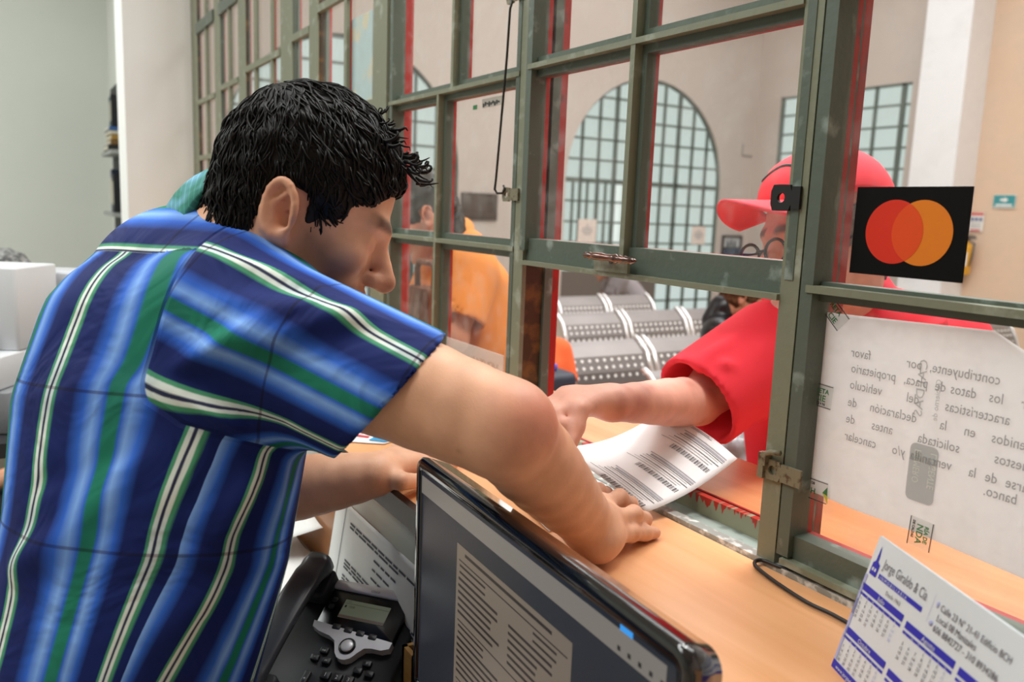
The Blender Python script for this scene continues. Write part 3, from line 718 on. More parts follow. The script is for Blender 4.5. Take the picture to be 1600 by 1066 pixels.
m = MB(); m.box((MWD/2-.03, -MHT-.028, -.06), (MWD/2+.03, -MHT+.08, -.045)); m.build('stand_neck', matte, mon)
MB().box((MWD/2-.11, -.337, -.068), (MWD/2+.11, -.322, .09)).build('stand_base', matte, mon)
# ---- desk phone
pr_, pu_, pn_ = V(.7559, .6547, 0), V(-.5726, .6611, .4848), V(.3174, -.3664, .8746)
PM = frame_mat((-.996, -.368, -.148), pr_, pu_, pn_)
ph = empty('desk_phone', (0, 0, 0), 'dark grey office telephone with a small display, on the desk', 'telephone', mw=PM)
pg = mat('phone_charcoal', '26272b', .55, spec=.3); pgl = mat('phone_gloss_black', '08080a', .25, spec=.4); psil = mat('phone_silver', 'c9c8cc', .32, metal=.3); pkey = mat('phone_key', '1c1d20', .4)
m = MB(); poly = rrect(-.105, -.175, .076, .03, .014, 0)
lo = [p+V(0, 0, -.035) for p in poly]; rings(m, [[V(p.x, p.y*1.0, -.05) for p in poly], [V(p.x, p.y, -.014) for p in poly], [V(p.x*.985-.0002, p.y*.985, -.010) for p in poly]])
m.build('base', pg, ph)
m = MB(); rings(m, [rrect(-.057, -.036, .060, .038, .004, -.010), rrect(-.057, -.036, .060, .038, .004, -.001), rrect(-.056, -.035, .059, .037, .004, 0)]); m.build('display_panel', pgl, ph)
MB().rbox((-.058, .0275, -.012), (.0585, .0425, .0025), .004).build('silver_top_strip', psil, ph)
m = MB(); wave = [(-.060, -.0255), (.0605, -.0345), (.0600, -.0440)]
wave += [(.050, -.0485), (.036, -.0485), (.027, -.0505), (.020, -.0595)]+[(.004+.0165*math.cos(t), -.0535-.0185*math.sin(t)) for t in (.5, .9, 1.3, 1.7, 2.1, 2.5)]+[(-.0135, -.0565), (-.018, -.0480), (-.028, -.0430), (-.046, -.0395), (-.058, -.0345)]
m.prism(wave, -.010, .001); m.build('silver_wave', psil, ph)
m = MB(); m.lathe([(.0115, 0), (.0115, .0022), (.0098, .0026), (.0094, .0018)], 24, 0, Matrix.Translation((.0036, -.0525, 0))); m.build('navigation_ring', pgl, ph)
m = MB(); m.lathe([(.0088, 0.0015), (.0086, .0034), (.006, .0042)], 24, 0, Matrix.Translation((.0036, -.0525, 0))); m.build('select_button', psil, ph)
lcd = emis('lcd_green', '6f7560', .35)
m = MB(); m.box((-.031, -.0135, 0), (.037, .0145, .0007), 0); m.box((-.031, -.0135, .0007), (.037, -.0095, .0009), 1); m.box((-.031, .0085, .0007), (.037, .0088, .0009), 2)
m.text('1028', .0045, Matrix.Translation((-.022, .0025, .0012)), 2); m.text('17:02', .0036, Matrix.Translation((-.029, .0100, .0012)), 2); m.box((-.028, .0022, .0008), (-.0255, .0058, .001), 2)
m.build('lcd_screen', [lcd, emis('lcd_band', '5f4c42', .3), mat('lcd_ink', '2a2d22', .6)], ph)
m = MB(); m.text('cisco', .0062, Matrix.Translation((-.001, .0315, .0028)), 0, sx=1.1); m.build('lettering', mat('phone_lettering', '6a6a70', .5), ph)
def key(cx, cy, w, h, label=None, size=.006):
    k = MB().rbox((cx-w/2, cy-h/2, -.010), (cx+w/2, cy+h/2, -.005), .0018).build('key', pkey, ph)
    if label:
        t = MB(); t.text(label, size, Matrix.Translation((cx, cy-size*.36, -.0047)), 0, 'CENTER'); t.build('key_legend', mat('key_legend', 'b8b8bc', .5), k)
for i in range(4): MB().rbox((-.0305+i*.0185, -.0325-i*.0014, 0), (-.0185+i*.0185, -.0245-i*.0014, .002), .002).build('softkey', pkey, ph)
for y in (.0105, -.0005): MB().rbox((-.0505, y-.0035, 0), (-.0425, y+.0035, .002), .002).build('line_key', pkey, ph)
for cx, cy, l in ((-.0283, -.0607, 'oo'), (-.0361, -.0729, '*'), (-.0186, -.0737, 'm'), (.037, -.0657, 'II'), (.029, -.0775, '2'), (.046, -.0785, '3')): key(cx, cy, .012, .0085, l if l in ('II', 'oo', '*', 'm') else None, .005)
for i, l in enumerate('123456789*0#'): key(-.0099+(i % 3)*.0165, -.0925-(i//3)*.0165, .013, .0115, l, .0075)
key(-.0345, -.1035, .009, .022, '+', .007); key(.052, -.1035, .009, .022)
m = MB(); cx = -.0845; N = 22; rs = []
for i in range(N):
    t = i/(N-1); y = .054-.222*t; e = abs(2*t-1)
    half = .0215*(1 if .03 < t < .97 else .82); th = .016+.020*max(0, (e-.55)/.45)**1.2; zc = .026+.010*(1-e*e)-(.004 if e > .8 else 0)
    rs.append([V(cx+half*math.copysign(abs(math.cos(a))**.6, math.cos(a)), y, zc+(th*.5)*math.copysign(abs(math.sin(a))**.6, math.sin(a))) for a in [2*PI*k/20 for k in range(20)]])
rings(m, rs[::-1]); m.build('handset', mat('phone_handset', '34353a', .33, spec=.5), ph)
m = MB(); m.rbox((-.108, .005, -.012), (-.060, .050, .012), .008); m.build('cradle', pg, ph); MB().rbox((-.108, -.165, -.012), (-.060, -.115, .012), .008).build('cradle', pg, ph)
m = MB(); m.add([(-.10, .03, -.02), (.07, .03, -.02), (.07, -.0, -.02), (-.10, 0, -.02), (-.1, -.012, -.085), (.07, -.012, -.085), (.07, -.06, -.066), (-.10, -.06, -.066)], [(0, 1, 2, 3), (4, 7, 6, 5), (0, 4, 5, 1), (2, 6, 7, 3), (0, 3, 7, 4), (1, 5, 6, 2)]); m.build('stand', pg, ph)
# ---- papers on the desk
prn = mat('print_grey', '5e5e62', .8); wpaper = mat('desk_paper', 'd9dad8', .75, bump=.1, bscale=8)
def sheet_on(name, fn, nu, nv, label, marks, parent_mats=None, cat='paper', group=None):
    o = empty(name, tuple(fn(.5, .5)), label, cat, group); m = MB(); m.grid(fn, nu, nv); s_ = m.build('sheet', parent_mats or wpaper, o)
    sol = s_.modifiers.new('thickness', 'SOLIDIFY'); sol.thickness = .0004; sol.offset = -1
    if marks:
        m = MB()
        for u0, v0, u1, v1, mi in marks:
            n = max(2, int((u1-u0)*12)+1)
            def f2(u, v, u0=u0, v0=v0, u1=u1, v1=v1):
                a, b = u0+(u1-u0)*u, v0+(v1-v0)*v; e = .004
                p = fn(a, b); nn = (fn(min(1, a+e), b)-fn(max(0, a-e), b)).cross(fn(a, min(1, b+e))-fn(a, max(0, b-e)))
                if nn.length > 0: nn.normalize()
                if nn.dot(CAM-p) < 0: nn = -nn
                return p+nn*.0008
            m.grid(f2, n, 2 if v1-v0 < .2 else 8, mi)
        m.build('print', [prn, mat('soft_ink', '4a4a50', .8), mat('pale_ink', 'a9aab2', .8)], o)
    return o
def bil(c):
    a, b, cc, d = [Vector(p) for p in c]
    return lambda u, v: (a*(1-u)+b*u)*(1-v)+(d*(1-u)+cc*u)*v
# large printed page sweeping from the desk up against the counter panel
e0, e1 = V(-1.30, -.47, DZ+.002), V(-.86, -.52, DZ+.004)
def page_fn(u, v):
    x = -1.345+.44*u+.10*v; s = v*.36
    y = -.52+min(s, .17)*1.0; z = DZ+.002
    if s > .17:
        t = s-.17; R = .045; aa = min(t/R, PI/2*.93); y += R*math.sin(aa); z += R*(1-math.cos(aa)); t2 = max(0, t-R*PI/2*.93); y += t2*.10; z += t2*.97
    return V(x+.03*max(0, v-.4), min(y, -.3225), z)
marks = []
rnd = random.Random(11)
marks += [(.1, .0, .104, 1.0, 0), (.9, .0, .904, .96, 0)]
yv = .93
for para in (2, 1, 1, 1, 3, 3, 3, 2, 3, 2, 3, 3):
    ind = .16 if para > 1 else .40
    for j in range(para):
        a = ind; 
        while a < .80:
            w_ = .025+.05*rnd.random()
            b = min(.84, a+w_)
            if not (j == para-1 and a > .55): marks.append((a, yv-.011, b, yv, 1))
            a = b+.010
            if para == 1 and a > .58: break
        yv -= .019
    yv -= .026
sheet_on('printed_page', page_fn, 12, 40, 'large printed page with a ruled border curling up behind the phone', [q_ for q_ in marks if q_[1] >= 0])
f_ = bil([(-1.62, -.50, DZ+.003), (-1.25, -.53, DZ+.003), (-1.20, -.33, DZ+.004), (-1.50, -.325, DZ+.012)])
sheet_on('loose_paper', lambda u, v: f_(u, v)+V(0, 0, .006*math.sin(u*7+v*3)+.006), 12, 12, 'blank white sheet lying crumpled beside the handset', None, mat('white_sheet', 'eeeeec', .7))
f2_ = bil([(-1.56, -.42, DZ+.02), (-1.40, -.44, DZ+.02), (-1.30, -.3235, DZ+.085), (-1.43, -.324, DZ+.085)])
sheet_on('folded_paper', lambda u, v: f2_(u, v)+V(0, 0, .004*math.sin(u*5)), 8, 8, 'folded white sheet standing up against the wooden tray', None, mat('white_sheet', 'eeeeec', .7))
# wooden letter tray behind the page
t = empty('wooden_tray', (-1.62, -.36, DZ), 'brown wooden tray with rounded end on the desk behind the papers', 'tray')
m = MB(); twood = wood_mat('tray_wood', '7c4a24', 'a0652f', .35, 1.4, 0)
m.rbox((-1.76, -.3185, DZ+.0), (-1.10, -.2965, -.085), .010); m.build('front_board', twood, t)
MB().box((-1.76, -.50, DZ), (-1.58, -.3185, DZ+.012)).build('bottom_board', twood, t)
MB().box((-1.76, -.50, DZ), (-1.74, -.3185, DZ+.085)).build('end_board', twood, t)
b = empty('wooden_box', (-.93, -.36, DZ), 'small open wooden box tucked between the phone and the monitor', 'box')
m = MB(); obw = wood_mat('box_wood', 'a87a3c', 'c79a55', .5, 2, 0)
bx0_, bx1_, by0_, by1_ = -.897, -.862, -.352, -.325
for q_ in (((bx0_, by0_, DZ), (bx1_, by0_+.006, DZ+.075)), ((bx0_, by1_-.006, DZ), (bx1_, by1_, DZ+.075)), ((bx0_, by0_, DZ), (bx0_+.006, by1_, DZ+.075)), ((bx1_-.006, by0_, DZ), (bx1_, by1_, DZ+.075)), ((bx0_, by0_, DZ), (bx1_, by1_, DZ+.005))): m.box(*q_)
m.build('tray_walls', obw, b)
# leaflet on the counter left of the clerk's arm
f3_ = bil([Zp(540, 690, .002), Zp(600, 694, .002), Zp(640, 680, .002), Zp(572, 664, .002)])
ol = sheet_on('leaflet', lambda u, v: f3_(u, v), 4, 4, 'small leaflet with red and blue print on the far part of the counter', None, mat('leaflet_paper', 'e9ecec', .5))
m = MB()
for u0, v0, u1, v1, mi in ((.08, .5, .45, .62, 0), (.08, .3, .4, .4, 0), (.1, .7, .35, .78, 0), (.5, .15, .95, .45, 1), (.5, .55, .9, .7, 1)): m.add([f3_(a, b_)+V(0, 0, .0012) for a, b_ in ((u0, v0), (u1, v0), (u1, v1), (u0, v1))], [(0, 1, 2, 3)], mi)
m.build('print', [redp, mat('leaflet_blue', '2f8fc0', .5)], ol)
# second sheet on the counter, under the forearm
f4_ = bil([Zp(752, 733, .001), Zp(858, 832, .001), Zp(985, 770, .001), Zp(890, 672, .001)])
sheet_on('counter_paper', lambda u, v: f4_(u, v)+V(0, 0, .0012+.002*math.sin(PI*u)), 10, 6, 'plain white sheet lying on the counter under the bare forearm', None, mat('bright_sheet', 'f4f4f2', .7))
# the form between the two men
FA_, FB2, FC, FD = Zp(1032, 645, .105), Zp(1152, 717, .060), Zp(1010, 801, .014), Zp(868, 700, .075)
f5_ = bil([FA_, FB2, FC, FD])
form_fn = lambda u, v: f5_(u, v)+V(0, 0, .010*math.sin(PI*u)*(1-v*.6)-.014*math.sin(PI*v)*(1-.4*u))
fm = []
def blk(v0, shift):            # one coupon: barcode rows, thin rules and a grey table, repeated down the page
    pass
for v0 in (.02, .37, .72):
    for row, (va, vb, ua, ub) in enumerate(((.0, .028, .50, .96),)):
        pass
    a = .22
    rnd = random.Random(int(v0*100))
    for i in range(46):
        w_ = rnd.choice((.003, .005, .008)); x = .30+i*.0115
        if x > .88: break
    # table of grey bars and rules
    for k, (vv, h, u0, u1, mi) in enumerate(((.055, .010, .42, .95, 2), (.075, .020, .45, .95, 2), (.105, .006, .42, .95, 0), (.125, .004, .40, .92, 2), (.150, .007, .40, .95, 0), (.175, .004, .36, .90, 2), (.20, .004, .30, .88, 0))):
        fm.append((u0, v0+vv, u1, v0+vv+h, mi))
    for k in range(34):
        u = .48+k*.0135; w_ = (.003, .0065, .0045, .009)[(k*7+int(v0*50)) % 4]
        fm.append((u, v0+.225, u+w_, v0+.275, 1 if k % 5 else 0))
fm += [(.44, .012, .66, .018, 2), (.44, .024, .70, .030, 2)]
fo = sheet_on('tax_form', form_fn, 16, 16, 'white printed form with barcodes held between the two men over the sill', fm, mat('form_paper', 'f7f7f8', .65))
# ---- calendar
Wc = V(.9114, -.4115, 0); Vc = V(.1061, .2351, .9662); Nc = Wc.cross(Vc); HC = .1286; WC = .215
T0 = V(-.428, -.099, .124)
CMx = frame_mat(T0, Wc, Vc, Nc)
cal = empty('desk_calendar', (0, 0, 0), 'white and blue tent calendar standing on the counter by the window', 'calendar', mw=CMx)
cw = mat('calendar_card', 'd9dfe4', .5); cblue = mat('calendar_blue', '2a2fb0', .5); clil = mat('calendar_lilac', 'aab0da', .5); cgrey = mat('calendar_grey', '6f727c', .6); cdk = mat('calendar_ink', '3c4050', .6)
m = MB(); m.box((0, -HC, -.0012), (WC, 0, 0)); m.build('front_panel', cw, cal)
bk = Matrix.Rotation(math.radians(31), 4, 'X')
MB().box((0, -HC, -.0012), (WC, 0, 0), 0, Matrix.Translation((0, 0, -.0014)) @ bk).build('back_panel', cw, cal)
m = MB(); q = lambda x0, y0, x1, y1, mi, z=.0004: m.add([(x0, y0, z), (x1, y0, z), (x1, y1, z), (x0, y1, z)], [(0, 1, 2, 3)], mi)
q(0, -HC, WC, -HC+.008, 0); q(0, -HC+.008, .0035, -.06, 1); q(.0, -.036, .0035, -.075, 1)
TT = lambda x, y: Matrix.Translation((x, y, .0007))
m.text('Jorge Giraldo & C\u00eda', .0125, TT(.019, -.0225), 2, sx=.62)
q(.0175, -.0328, .0800, -.0285, 0); m.text('I N M O B I L I A R I A', .0040, Matrix.Translation((.0205, -.0320, .0009)), 3, sx=1.05)
m.text('Desde 1963', .0055, TT(.034, -.0405), 2, sx=.8)
# tower mark
m.add([(.004, -.034, .0005), (.014, -.034, .0005), (.0145, -.0225, .0005), (.0105, -.0205, .0005), (.0105, -.0165, .0005), (.0085, -.006, .0005), (.0075, -.0165, .0005), (.0075, -.0205, .0005), (.0045, -.0235, .0005)], [tuple(range(9))], 0)
q(.0062, -.030, .0085, -.0270, 3, .0007); q(.0098, -.030, .0120, -.0270, 3, .0007)
q(.0890, -.036, .0893, -.012, 1); m.ell((.0945, -.0185, .0005), (.0016, .0028, .0003), None, 8, 1); m.lathe([(.0022, .0004), (.0022, .0006)], 12, 1, Matrix.Translation((.0945, -.0345, 0)))
m.text('Calle 23 N\u00b0 21-41 Edificio BCH', .0078, TT(.0985, -.0215), 4, sx=.78); m.text('Local 08 Manizales', .0078, TT(.0985, -.0300), 4, sx=.78); m.text('606 8842727 - 310 8934286', .0078, TT(.0985, -.0385), 4, sx=.82)
rnd = random.Random(5)
for x, y, mon_, first in ((.0015, -.0440, 'Julio', 0), (.0690, -.0460, 'Agosto', 3), (.0015, -.0870, 'Octubre', 1), (.0690, -.0890, 'Noviembre', 4), (.1365, -.0470, 'Septiembre', 6), (.1365, -.0900, 'Diciembre', 6)):
    wd_m = .0625
    q(x, y-.0062, x+wd_m, y, 0); m.text(mon_, .0058, Matrix.Translation((x+wd_m/2, y-.0051, .0009)), 3, 'CENTER')
    q(x, y-.0108, x+wd_m, y-.0084, 0)
    for i, d_ in enumerate('LMMJVSD'): m.text(d_, .0026, Matrix.Translation((x+.005+i*.0085, y-.0106, .0009)), 3, 'CENTER')
    for d_ in range(31):
        c_ = (d_+first) % 7; r_ = (d_+first)//7
        m.text(str(d_+1), .0040, TT(x+.005+c_*.0085, y-.0150-r_*.0042), 1 if c_ == 6 else 4, 'CENTER')
m.text('www.jorgegiraldo.com', .0052, Matrix.Translation((.007, -HC+.0022, .0009)), 3)
m.build('print', [cblue, clil, cgrey, cw, cdk], cal)
# cable on the counter
s = empty('cable', (-.55, -.05, 0), 'thin black cable looped on the counter at the foot of the window post', 'cable')
pts_ = [Zp(1240, 893, .006), Zp(1215, 885, .006), Zp(1192, 876, .006), Zp(1181, 877, .006), Zp(1180, 884, .006), Zp(1192, 895, .005), Zp(1218, 914, .004), Zp(1262, 942, .004), Zp(1300, 960, .004), Zp(1345, 985, .004)]
def smooth(pts_, n=6):
    out = []
    for i in range(len(pts_)-1):
        p0, p1, p2, p3 = pts_[max(i-1, 0)], pts_[i], pts_[i+1], pts_[min(i+2, len(pts_)-1)]
        for k in range(n):
            t = k/n; out.append(.5*((2*p1)+(p2-p0)*t+(2*p0-5*p1+4*p2-p3)*t*t+(3*p1-p0-3*p2+p3)*t**3))
    return out+[pts_[-1]]
MB().tube(smooth(pts_), .0023, 8).build('wire', mat('cable_black', '201c1a', .5), s)
# ---- far end of the office: shelves
sh = empty('wall_shelf', (-5.9, -.15, .2), 'narrow dark shelf unit at the far end of the office behind the pilaster', 'shelf')
dk_ = mat('shelf_dark', '1e2024', .6); gb = mat('shelf_board', '9ea19f', .5)
MB().box((-6.3, -.150, .05), (-5.5, -.141, 1.10)).build('back_panel', dk_, sh)
for z in (.285, .665): MB().box((-6.2, -.225, z-.012), (-5.6, -.15, z+.012)).build('shelf_board', gb, sh)
MB().box((-6.2, -.2, .05), (-5.6, -.15, .07)).build('shelf_board', gb, sh)
def book(name, a, b, col, label, cat='book', group=None):
    o = empty(name, ((a[0]+b[0])/2, (a[1]+b[1])/2, a[2]), label, cat, group)
    bevel(MB().box(a, b).build('cover', mat('cover_'+col, col, .5), o), .004)
    ax_ = 0 if b[1]-a[1] > .03 else 1
    MB().box((a[0]+.01, a[1]-.002, a[2]+(b[2]-a[2])*.2), (b[0]-.01, a[1]+.004, b[2]-(b[2]-a[2])*.2)).build('page_edges', mat('page_edge', 'cfc9b8', .8), o)
    return o
zz_ = .677
for i, (h, col, d, lb) in enumerate(((.035, '1d1b1a', .075, 'black folder at the bottom of the stack on the far shelf'), (.030, '7a5a2c', .060, 'brown book second from the bottom of the stack on the far shelf'), (.030, 'a57f38', .055, 'ochre book in the middle of the stack on the far shelf'), (.024, 'c9c4b2', .062, 'cream file below the top of the stack on the far shelf'), (.022, '2f5f9c', .066, 'blue folder on top of the stack on the far shelf'))):
    book('shelf_book', (-6.05, -.150-d, zz_), (-5.75, -.151, zz_+h), col, lb, 'book', 'stacked books and folders on the far shelf'); zz_ += h+.001
for i, (x, w_, h, col, lb) in enumerate(((-5.95, .05, .19, '1f4a4a', 'dark teal binder standing on the stack of the far shelf'), (-5.87, .05, .2, '16181c', 'black binder standing next to the teal one'))):
    book('binder', (x, -.195, zz_), (x+w_, -.151, zz_+h), col, lb, 'binder', 'binders on the far shelf')
for i, (x, w_, h, col, lb) in enumerate(((-6.02, .06, .26, 'b9bcbc', 'pale binder on the lower board of the far shelf'), (-5.93, .06, .27, '1b2436', 'navy binder on the lower board of the far shelf'), (-5.85, .06, .24, '17191d', 'short black binder on the lower board of the far shelf'))):
    book('binder', (x, -.20, .298), (x+w_, -.151, .298+h), col, lb, 'binder', 'binders on the far shelf')
# ---- white office machine at the left edge
MX = frame_mat(P(20, 600, 1.75), (CR.x, CR.y, 0), (CF.x, CF.y, 0), (0, 0, 1))
ax_ = V(CR.x, CR.y, 0).normalized(); ay_ = V(0, 0, 1).cross(ax_)
o0 = P(33, 600, 1.75)
MX = frame_mat(o0, ax_, ay_, V(0, 0, 1))
mc = empty('office_printer', (0, 0, 0), 'white plastic office machine at the left edge of the office', 'printer', mw=MX)
wpl = mat('machine_white', 'd3d6d9', .4); gpl = mat('machine_grey', '85888c', .5)
MB().rbox((-.30, .0, .07), (-.0, .16, .245), .008).build('main_body', wpl, mc)
MB().rbox((-.29, .17, .06), (.045, .30, .225), .012).build('rear_cover', mat('machine_pale', 'c3c5cb', .35), mc)
MB().rbox((-.32, -.09, .0), (.0, .16, .07), .010).build('front_ledge', wpl, mc)
MB().rbox((-.30, -.06, .07), (-.045, .0, .125), .006).build('paper_slot', mat('machine_pale', 'c3c5cb', .35), mc)
MB().rbox((-.32, -.08, -.09), (.02, .28, -.0), .01).build('lower_body', gpl, mc)
zt = o0.z-.09
t = empty('side_table', (o0.x, o0.y, FZ), 'dark office table carrying the white machine', 'table')
MB().box((o0.x-.5, o0.y-.6, zt-.03), (o0.x+.14, o0.y+.34, zt)).build('table_top', mat('table_dark', '2a2a2e', .5), t)
for dx in (-.45, .09):
    for dy in (-.55, .29): MB().box((o0.x+dx, o0.y+dy, FZ), (o0.x+dx+.04, o0.y+dy+.04, zt-.03)).build('leg', mat('table_dark', '2a2a2e', .5), t)
# ================================================================== PEOPLE: soft-blended solid fields turned into one surface
class Field:
    def __init__(s, lo, hi, h):
        s.lo = np.array(lo, np.float32); s.h = h; s.n = np.ceil((np.array(hi)-np.array(lo))/h).astype(int)+1
        s.d = np.full(tuple(s.n), .2, np.float32)
    def block(s, lo, hi):
        a = np.clip(np.floor((np.array(lo)-s.lo)/s.h).astype(int), 0, s.n-1); b = np.clip(np.ceil((np.array(hi)-s.lo)/s.h).astype(int)+1, 1, s.n)
        if np.any(b <= a): return None, None
        sl = tuple(slice(i, j) for i, j in zip(a, b))
        g = np.stack(np.meshgrid(*[s.lo[i]+s.h*np.arange(a[i], b[i], dtype=np.float32) for i in range(3)], indexing='ij'), -1)
        return sl, g
    def op(s, lo, hi, fn, k, sub=False):
        pad = k+4*s.h+.012
        sl, g = s.block(np.array(lo)-pad, np.array(hi)+pad)
        if sl is None: return
        d = fn(g); e = s.d[sl]
        if sub:
            d = -d; hh = np.maximum(k-np.abs(d-e), 0)/max(k, 1e-6); s.d[sl] = np.maximum(d, e)+hh*hh*k*.25
        else:
            hh = np.maximum(k-np.abs(d-e), 0)/max(k, 1e-6); s.d[sl] = np.minimum(d, e)-hh*hh*k*.25
    def cap(s, a, b, ra, rb=None, k=.01, sub=False):
        a = np.array(a, np.float32); b = np.array(b, np.float32); rb = ra if rb is None else rb; m = max(ra, rb)
        s.op(np.minimum(a, b)-m, np.maximum(a, b)+m, lambda g: f_cap(g, a, b, ra, rb), k, sub)
    def chain(s, pts, rs, k=.01):
        for i in range(len(pts)-1): s.cap(pts[i], pts[i+1], rs[i], rs[i+1], k)
    def ell(s, c, ax, r, k=.01, sub=False):
        c = np.array(c, np.float32); A = np.array(ax, np.float32); r = np.array(r, np.float32); m = float(r.max())
        s.op(c-m, c+m, lambda g: f_ell(g, c, A, r), k, sub)
    def torso(s, secs, k=.02, sub=False, grow=0.0):
        cs = np.array([q[0] for q in secs]); m = max(max(q[1], q[2]) for q in secs)+grow
        s.op(cs.min(0)-m, cs.max(0)+m, lambda g: f_torso(g, secs, grow), k, sub)
    def mesh(s):
        d = s.d; h = s.h; n0, n1, n2 = d.shape
        ins = d < 0
        cnt = np.zeros((n0-1, n1-1, n2-1), np.int8)
        for i in (0, 1):
            for j in (0, 1):
                for k in (0, 1): cnt += ins[i:n0-1+i, j:n1-1+j, k:n2-1+k]
        act = (cnt > 0) & (cnt < 8); idx = np.argwhere(act); vid = np.full(act.shape, -1, np.int32); vid[act] = np.arange(len(idx))
        acc = np.zeros((len(idx), 3), np.float64); w = np.zeros(len(idx))
        cor = [(i, j, k) for i in (0, 1) for j in (0, 1) for k in (0, 1)]
        val = {c: d[idx[:, 0]+c[0], idx[:, 1]+c[1], idx[:, 2]+c[2]] for c in cor}
        for a in cor:
            for ax in range(3):
                if a[ax]: continue
                b = list(a); b[ax] = 1; b = tuple(b); va, vb = val[a], val[b]; m = (va < 0) != (vb < 0)
                t = va[m]/(va[m]-vb[m]); p = np.tile(np.array(a, np.float64), (m.sum(), 1)); p[:, ax] += t; acc[m] += p; w[m] += 1
        V_ = s.lo+(idx+acc/w[:, None])*h
        F_ = []
        for ax in range(3):
            sa = [slice(None)]*3; sb = [slice(None)]*3; sa[ax] = slice(0, -1); sb[ax] = slice(1, None)
            A, B = ins[tuple(sa)], ins[tuple(sb)]; o1, o2 = (ax+1) % 3, (ax+2) % 3
            for flip in (0, 1):
                e = np.argwhere((A & ~B) if flip == 0 else (~A & B))
                e = e[(e[:, o1] > 0) & (e[:, o2] > 0) & (e[:, o1] < d.shape[o1]-1) & (e[:, o2] < d.shape[o2]-1)]
                q = []
                for u, v in ((-1, -1), (0, -1), (0, 0), (-1, 0)):
                    c = e.copy(); c[:, o1] += u; c[:, o2] += v; q.append(vid[c[:, 0], c[:, 1], c[:, 2]])
                q = np.stack(q, 1); F_.append(q if flip == 0 else q[:, ::-1])
        F_ = np.concatenate(F_); F_ = F_[(F_ >= 0).all(1)]
        return V_, F_
def f_cap(g, a, b, ra, rb):
    ba = b-a; t = np.clip(((g-a)@ba)/max(float(ba@ba), 1e-9), 0, 1); return np.linalg.norm(g-a-t[..., None]*ba, axis=-1)-(ra+(rb-ra)*t)
def f_ell(g, c, A, r):
    q = (g-c)@A.T; k0 = np.linalg.norm(q/r, axis=-1); k1 = np.linalg.norm(q/(r*r), axis=-1); return k0*(k0-1)/np.maximum(k1, 1e-6)
def torso_coords(g, secs):
    best = None
    for i in range(len(secs)-1):
        c0, a0, b0, R0, F0 = secs[i]; c1, a1, b1, R1, F1 = secs[i+1]
        c0 = np.array(c0); c1 = np.array(c1); ba = c1-c0; L = float(np.linalg.norm(ba)); t = np.clip(((g-c0)@ba)/(L*L), 0, 1)
        q = g-c0-t[..., None]*ba; R = np.array(R0)*.5+np.array(R1)*.5; Fv = np.array(F0)*.5+np.array(F1)*.5; ax = ba/L
        R = R-ax*(R@ax); R /= np.linalg.norm(R); Fv = np.cross(ax, R); Fv = Fv*np.sign(Fv@np.array(F0))
        x = q@R; y = q@Fv; z = q@ax; a = a0+(a1-a0)*t; b = b0+(b1-b0)*t
        d = (np.sqrt((x/a)**2+(y/b)**2+(z/np.minimum(a, b))**2)-1)*np.minimum(a, b)
        if best is None: best = [d, i+t, x, y]
        else:
            m = d < best[0]
            for n_, v_ in enumerate((d, i+t, x, y)): best[n_] = np.where(m, v_, best[n_])
    return best
def f_torso(g, secs, grow=0.0):
    if grow: secs = [(c, a+grow, b+grow, R, Fv) for c, a, b, R, Fv in secs]
    return torso_coords(g, secs)[0]
def vnormals(Vv, Ff):
    n = np.cross(Vv[Ff[:, 2]]-Vv[Ff[:, 0]], Vv[Ff[:, 3]]-Vv[Ff[:, 1]]); o = np.zeros_like(Vv)
    for i in range(4): np.add.at(o, Ff[:, i], n)
    return o/np.maximum(np.linalg.norm(o, axis=1)[:, None], 1e-12)
def relax(Vv, Ff, it=1, f=.5):
    for _ in range(it):
        s_ = np.zeros_like(Vv); c = np.zeros(len(Vv))
        for i in range(4):
            for j in ((i+1) % 4, (i+3) % 4): np.add.at(s_, Ff[:, i], Vv[Ff[:, j]]); np.add.at(c, Ff[:, i], 1)
        Vv = Vv+f*(s_/np.maximum(c, 1)[:, None]-Vv)
    return Vv
def mesh_obj(name, Vv, Ff, m, parent, tint=None, uv=None):
    org = np.array(parent.get('org', (0, 0, 0))) if parent is not None else np.zeros(3)
    me = bpy.data.meshes.new(name); me.vertices.add(len(Vv)); me.vertices.foreach_set('co', (Vv-org).astype(np.float32).ravel())
    nf = len(Ff); me.loops.add(nf*4); me.loops.foreach_set('vertex_index', Ff.astype(np.int32).ravel())
    me.polygons.add(nf); me.polygons.foreach_set('loop_start', np.arange(0, nf*4, 4, dtype=np.int32))
    me.polygons.foreach_set('use_smooth', np.ones(nf, bool)); me.update(calc_edges=True); me.validate()
    if tint is not None:
        a = me.color_attributes.new('tint', 'FLOAT_COLOR', 'POINT'); a.data.foreach_set('color', np.concatenate([tint, np.ones((len(Vv), 1))], 1).astype(np.float32).ravel())
    if uv is not None:
        l = me.uv_layers.new(name='cloth'); l.data.foreach_set('uv', uv.astype(np.float32).ravel())
    me.materials.append(m); o = bpy.data.objects.new(name, me); COL.objects.link(o)
    if parent is not None: o.parent = parent
    return o
def A3(v): return np.array([v[0], v[1], v[2]], np.float64)
def nrm(v): v = np.array(v, np.float64); return v/np.linalg.norm(v)
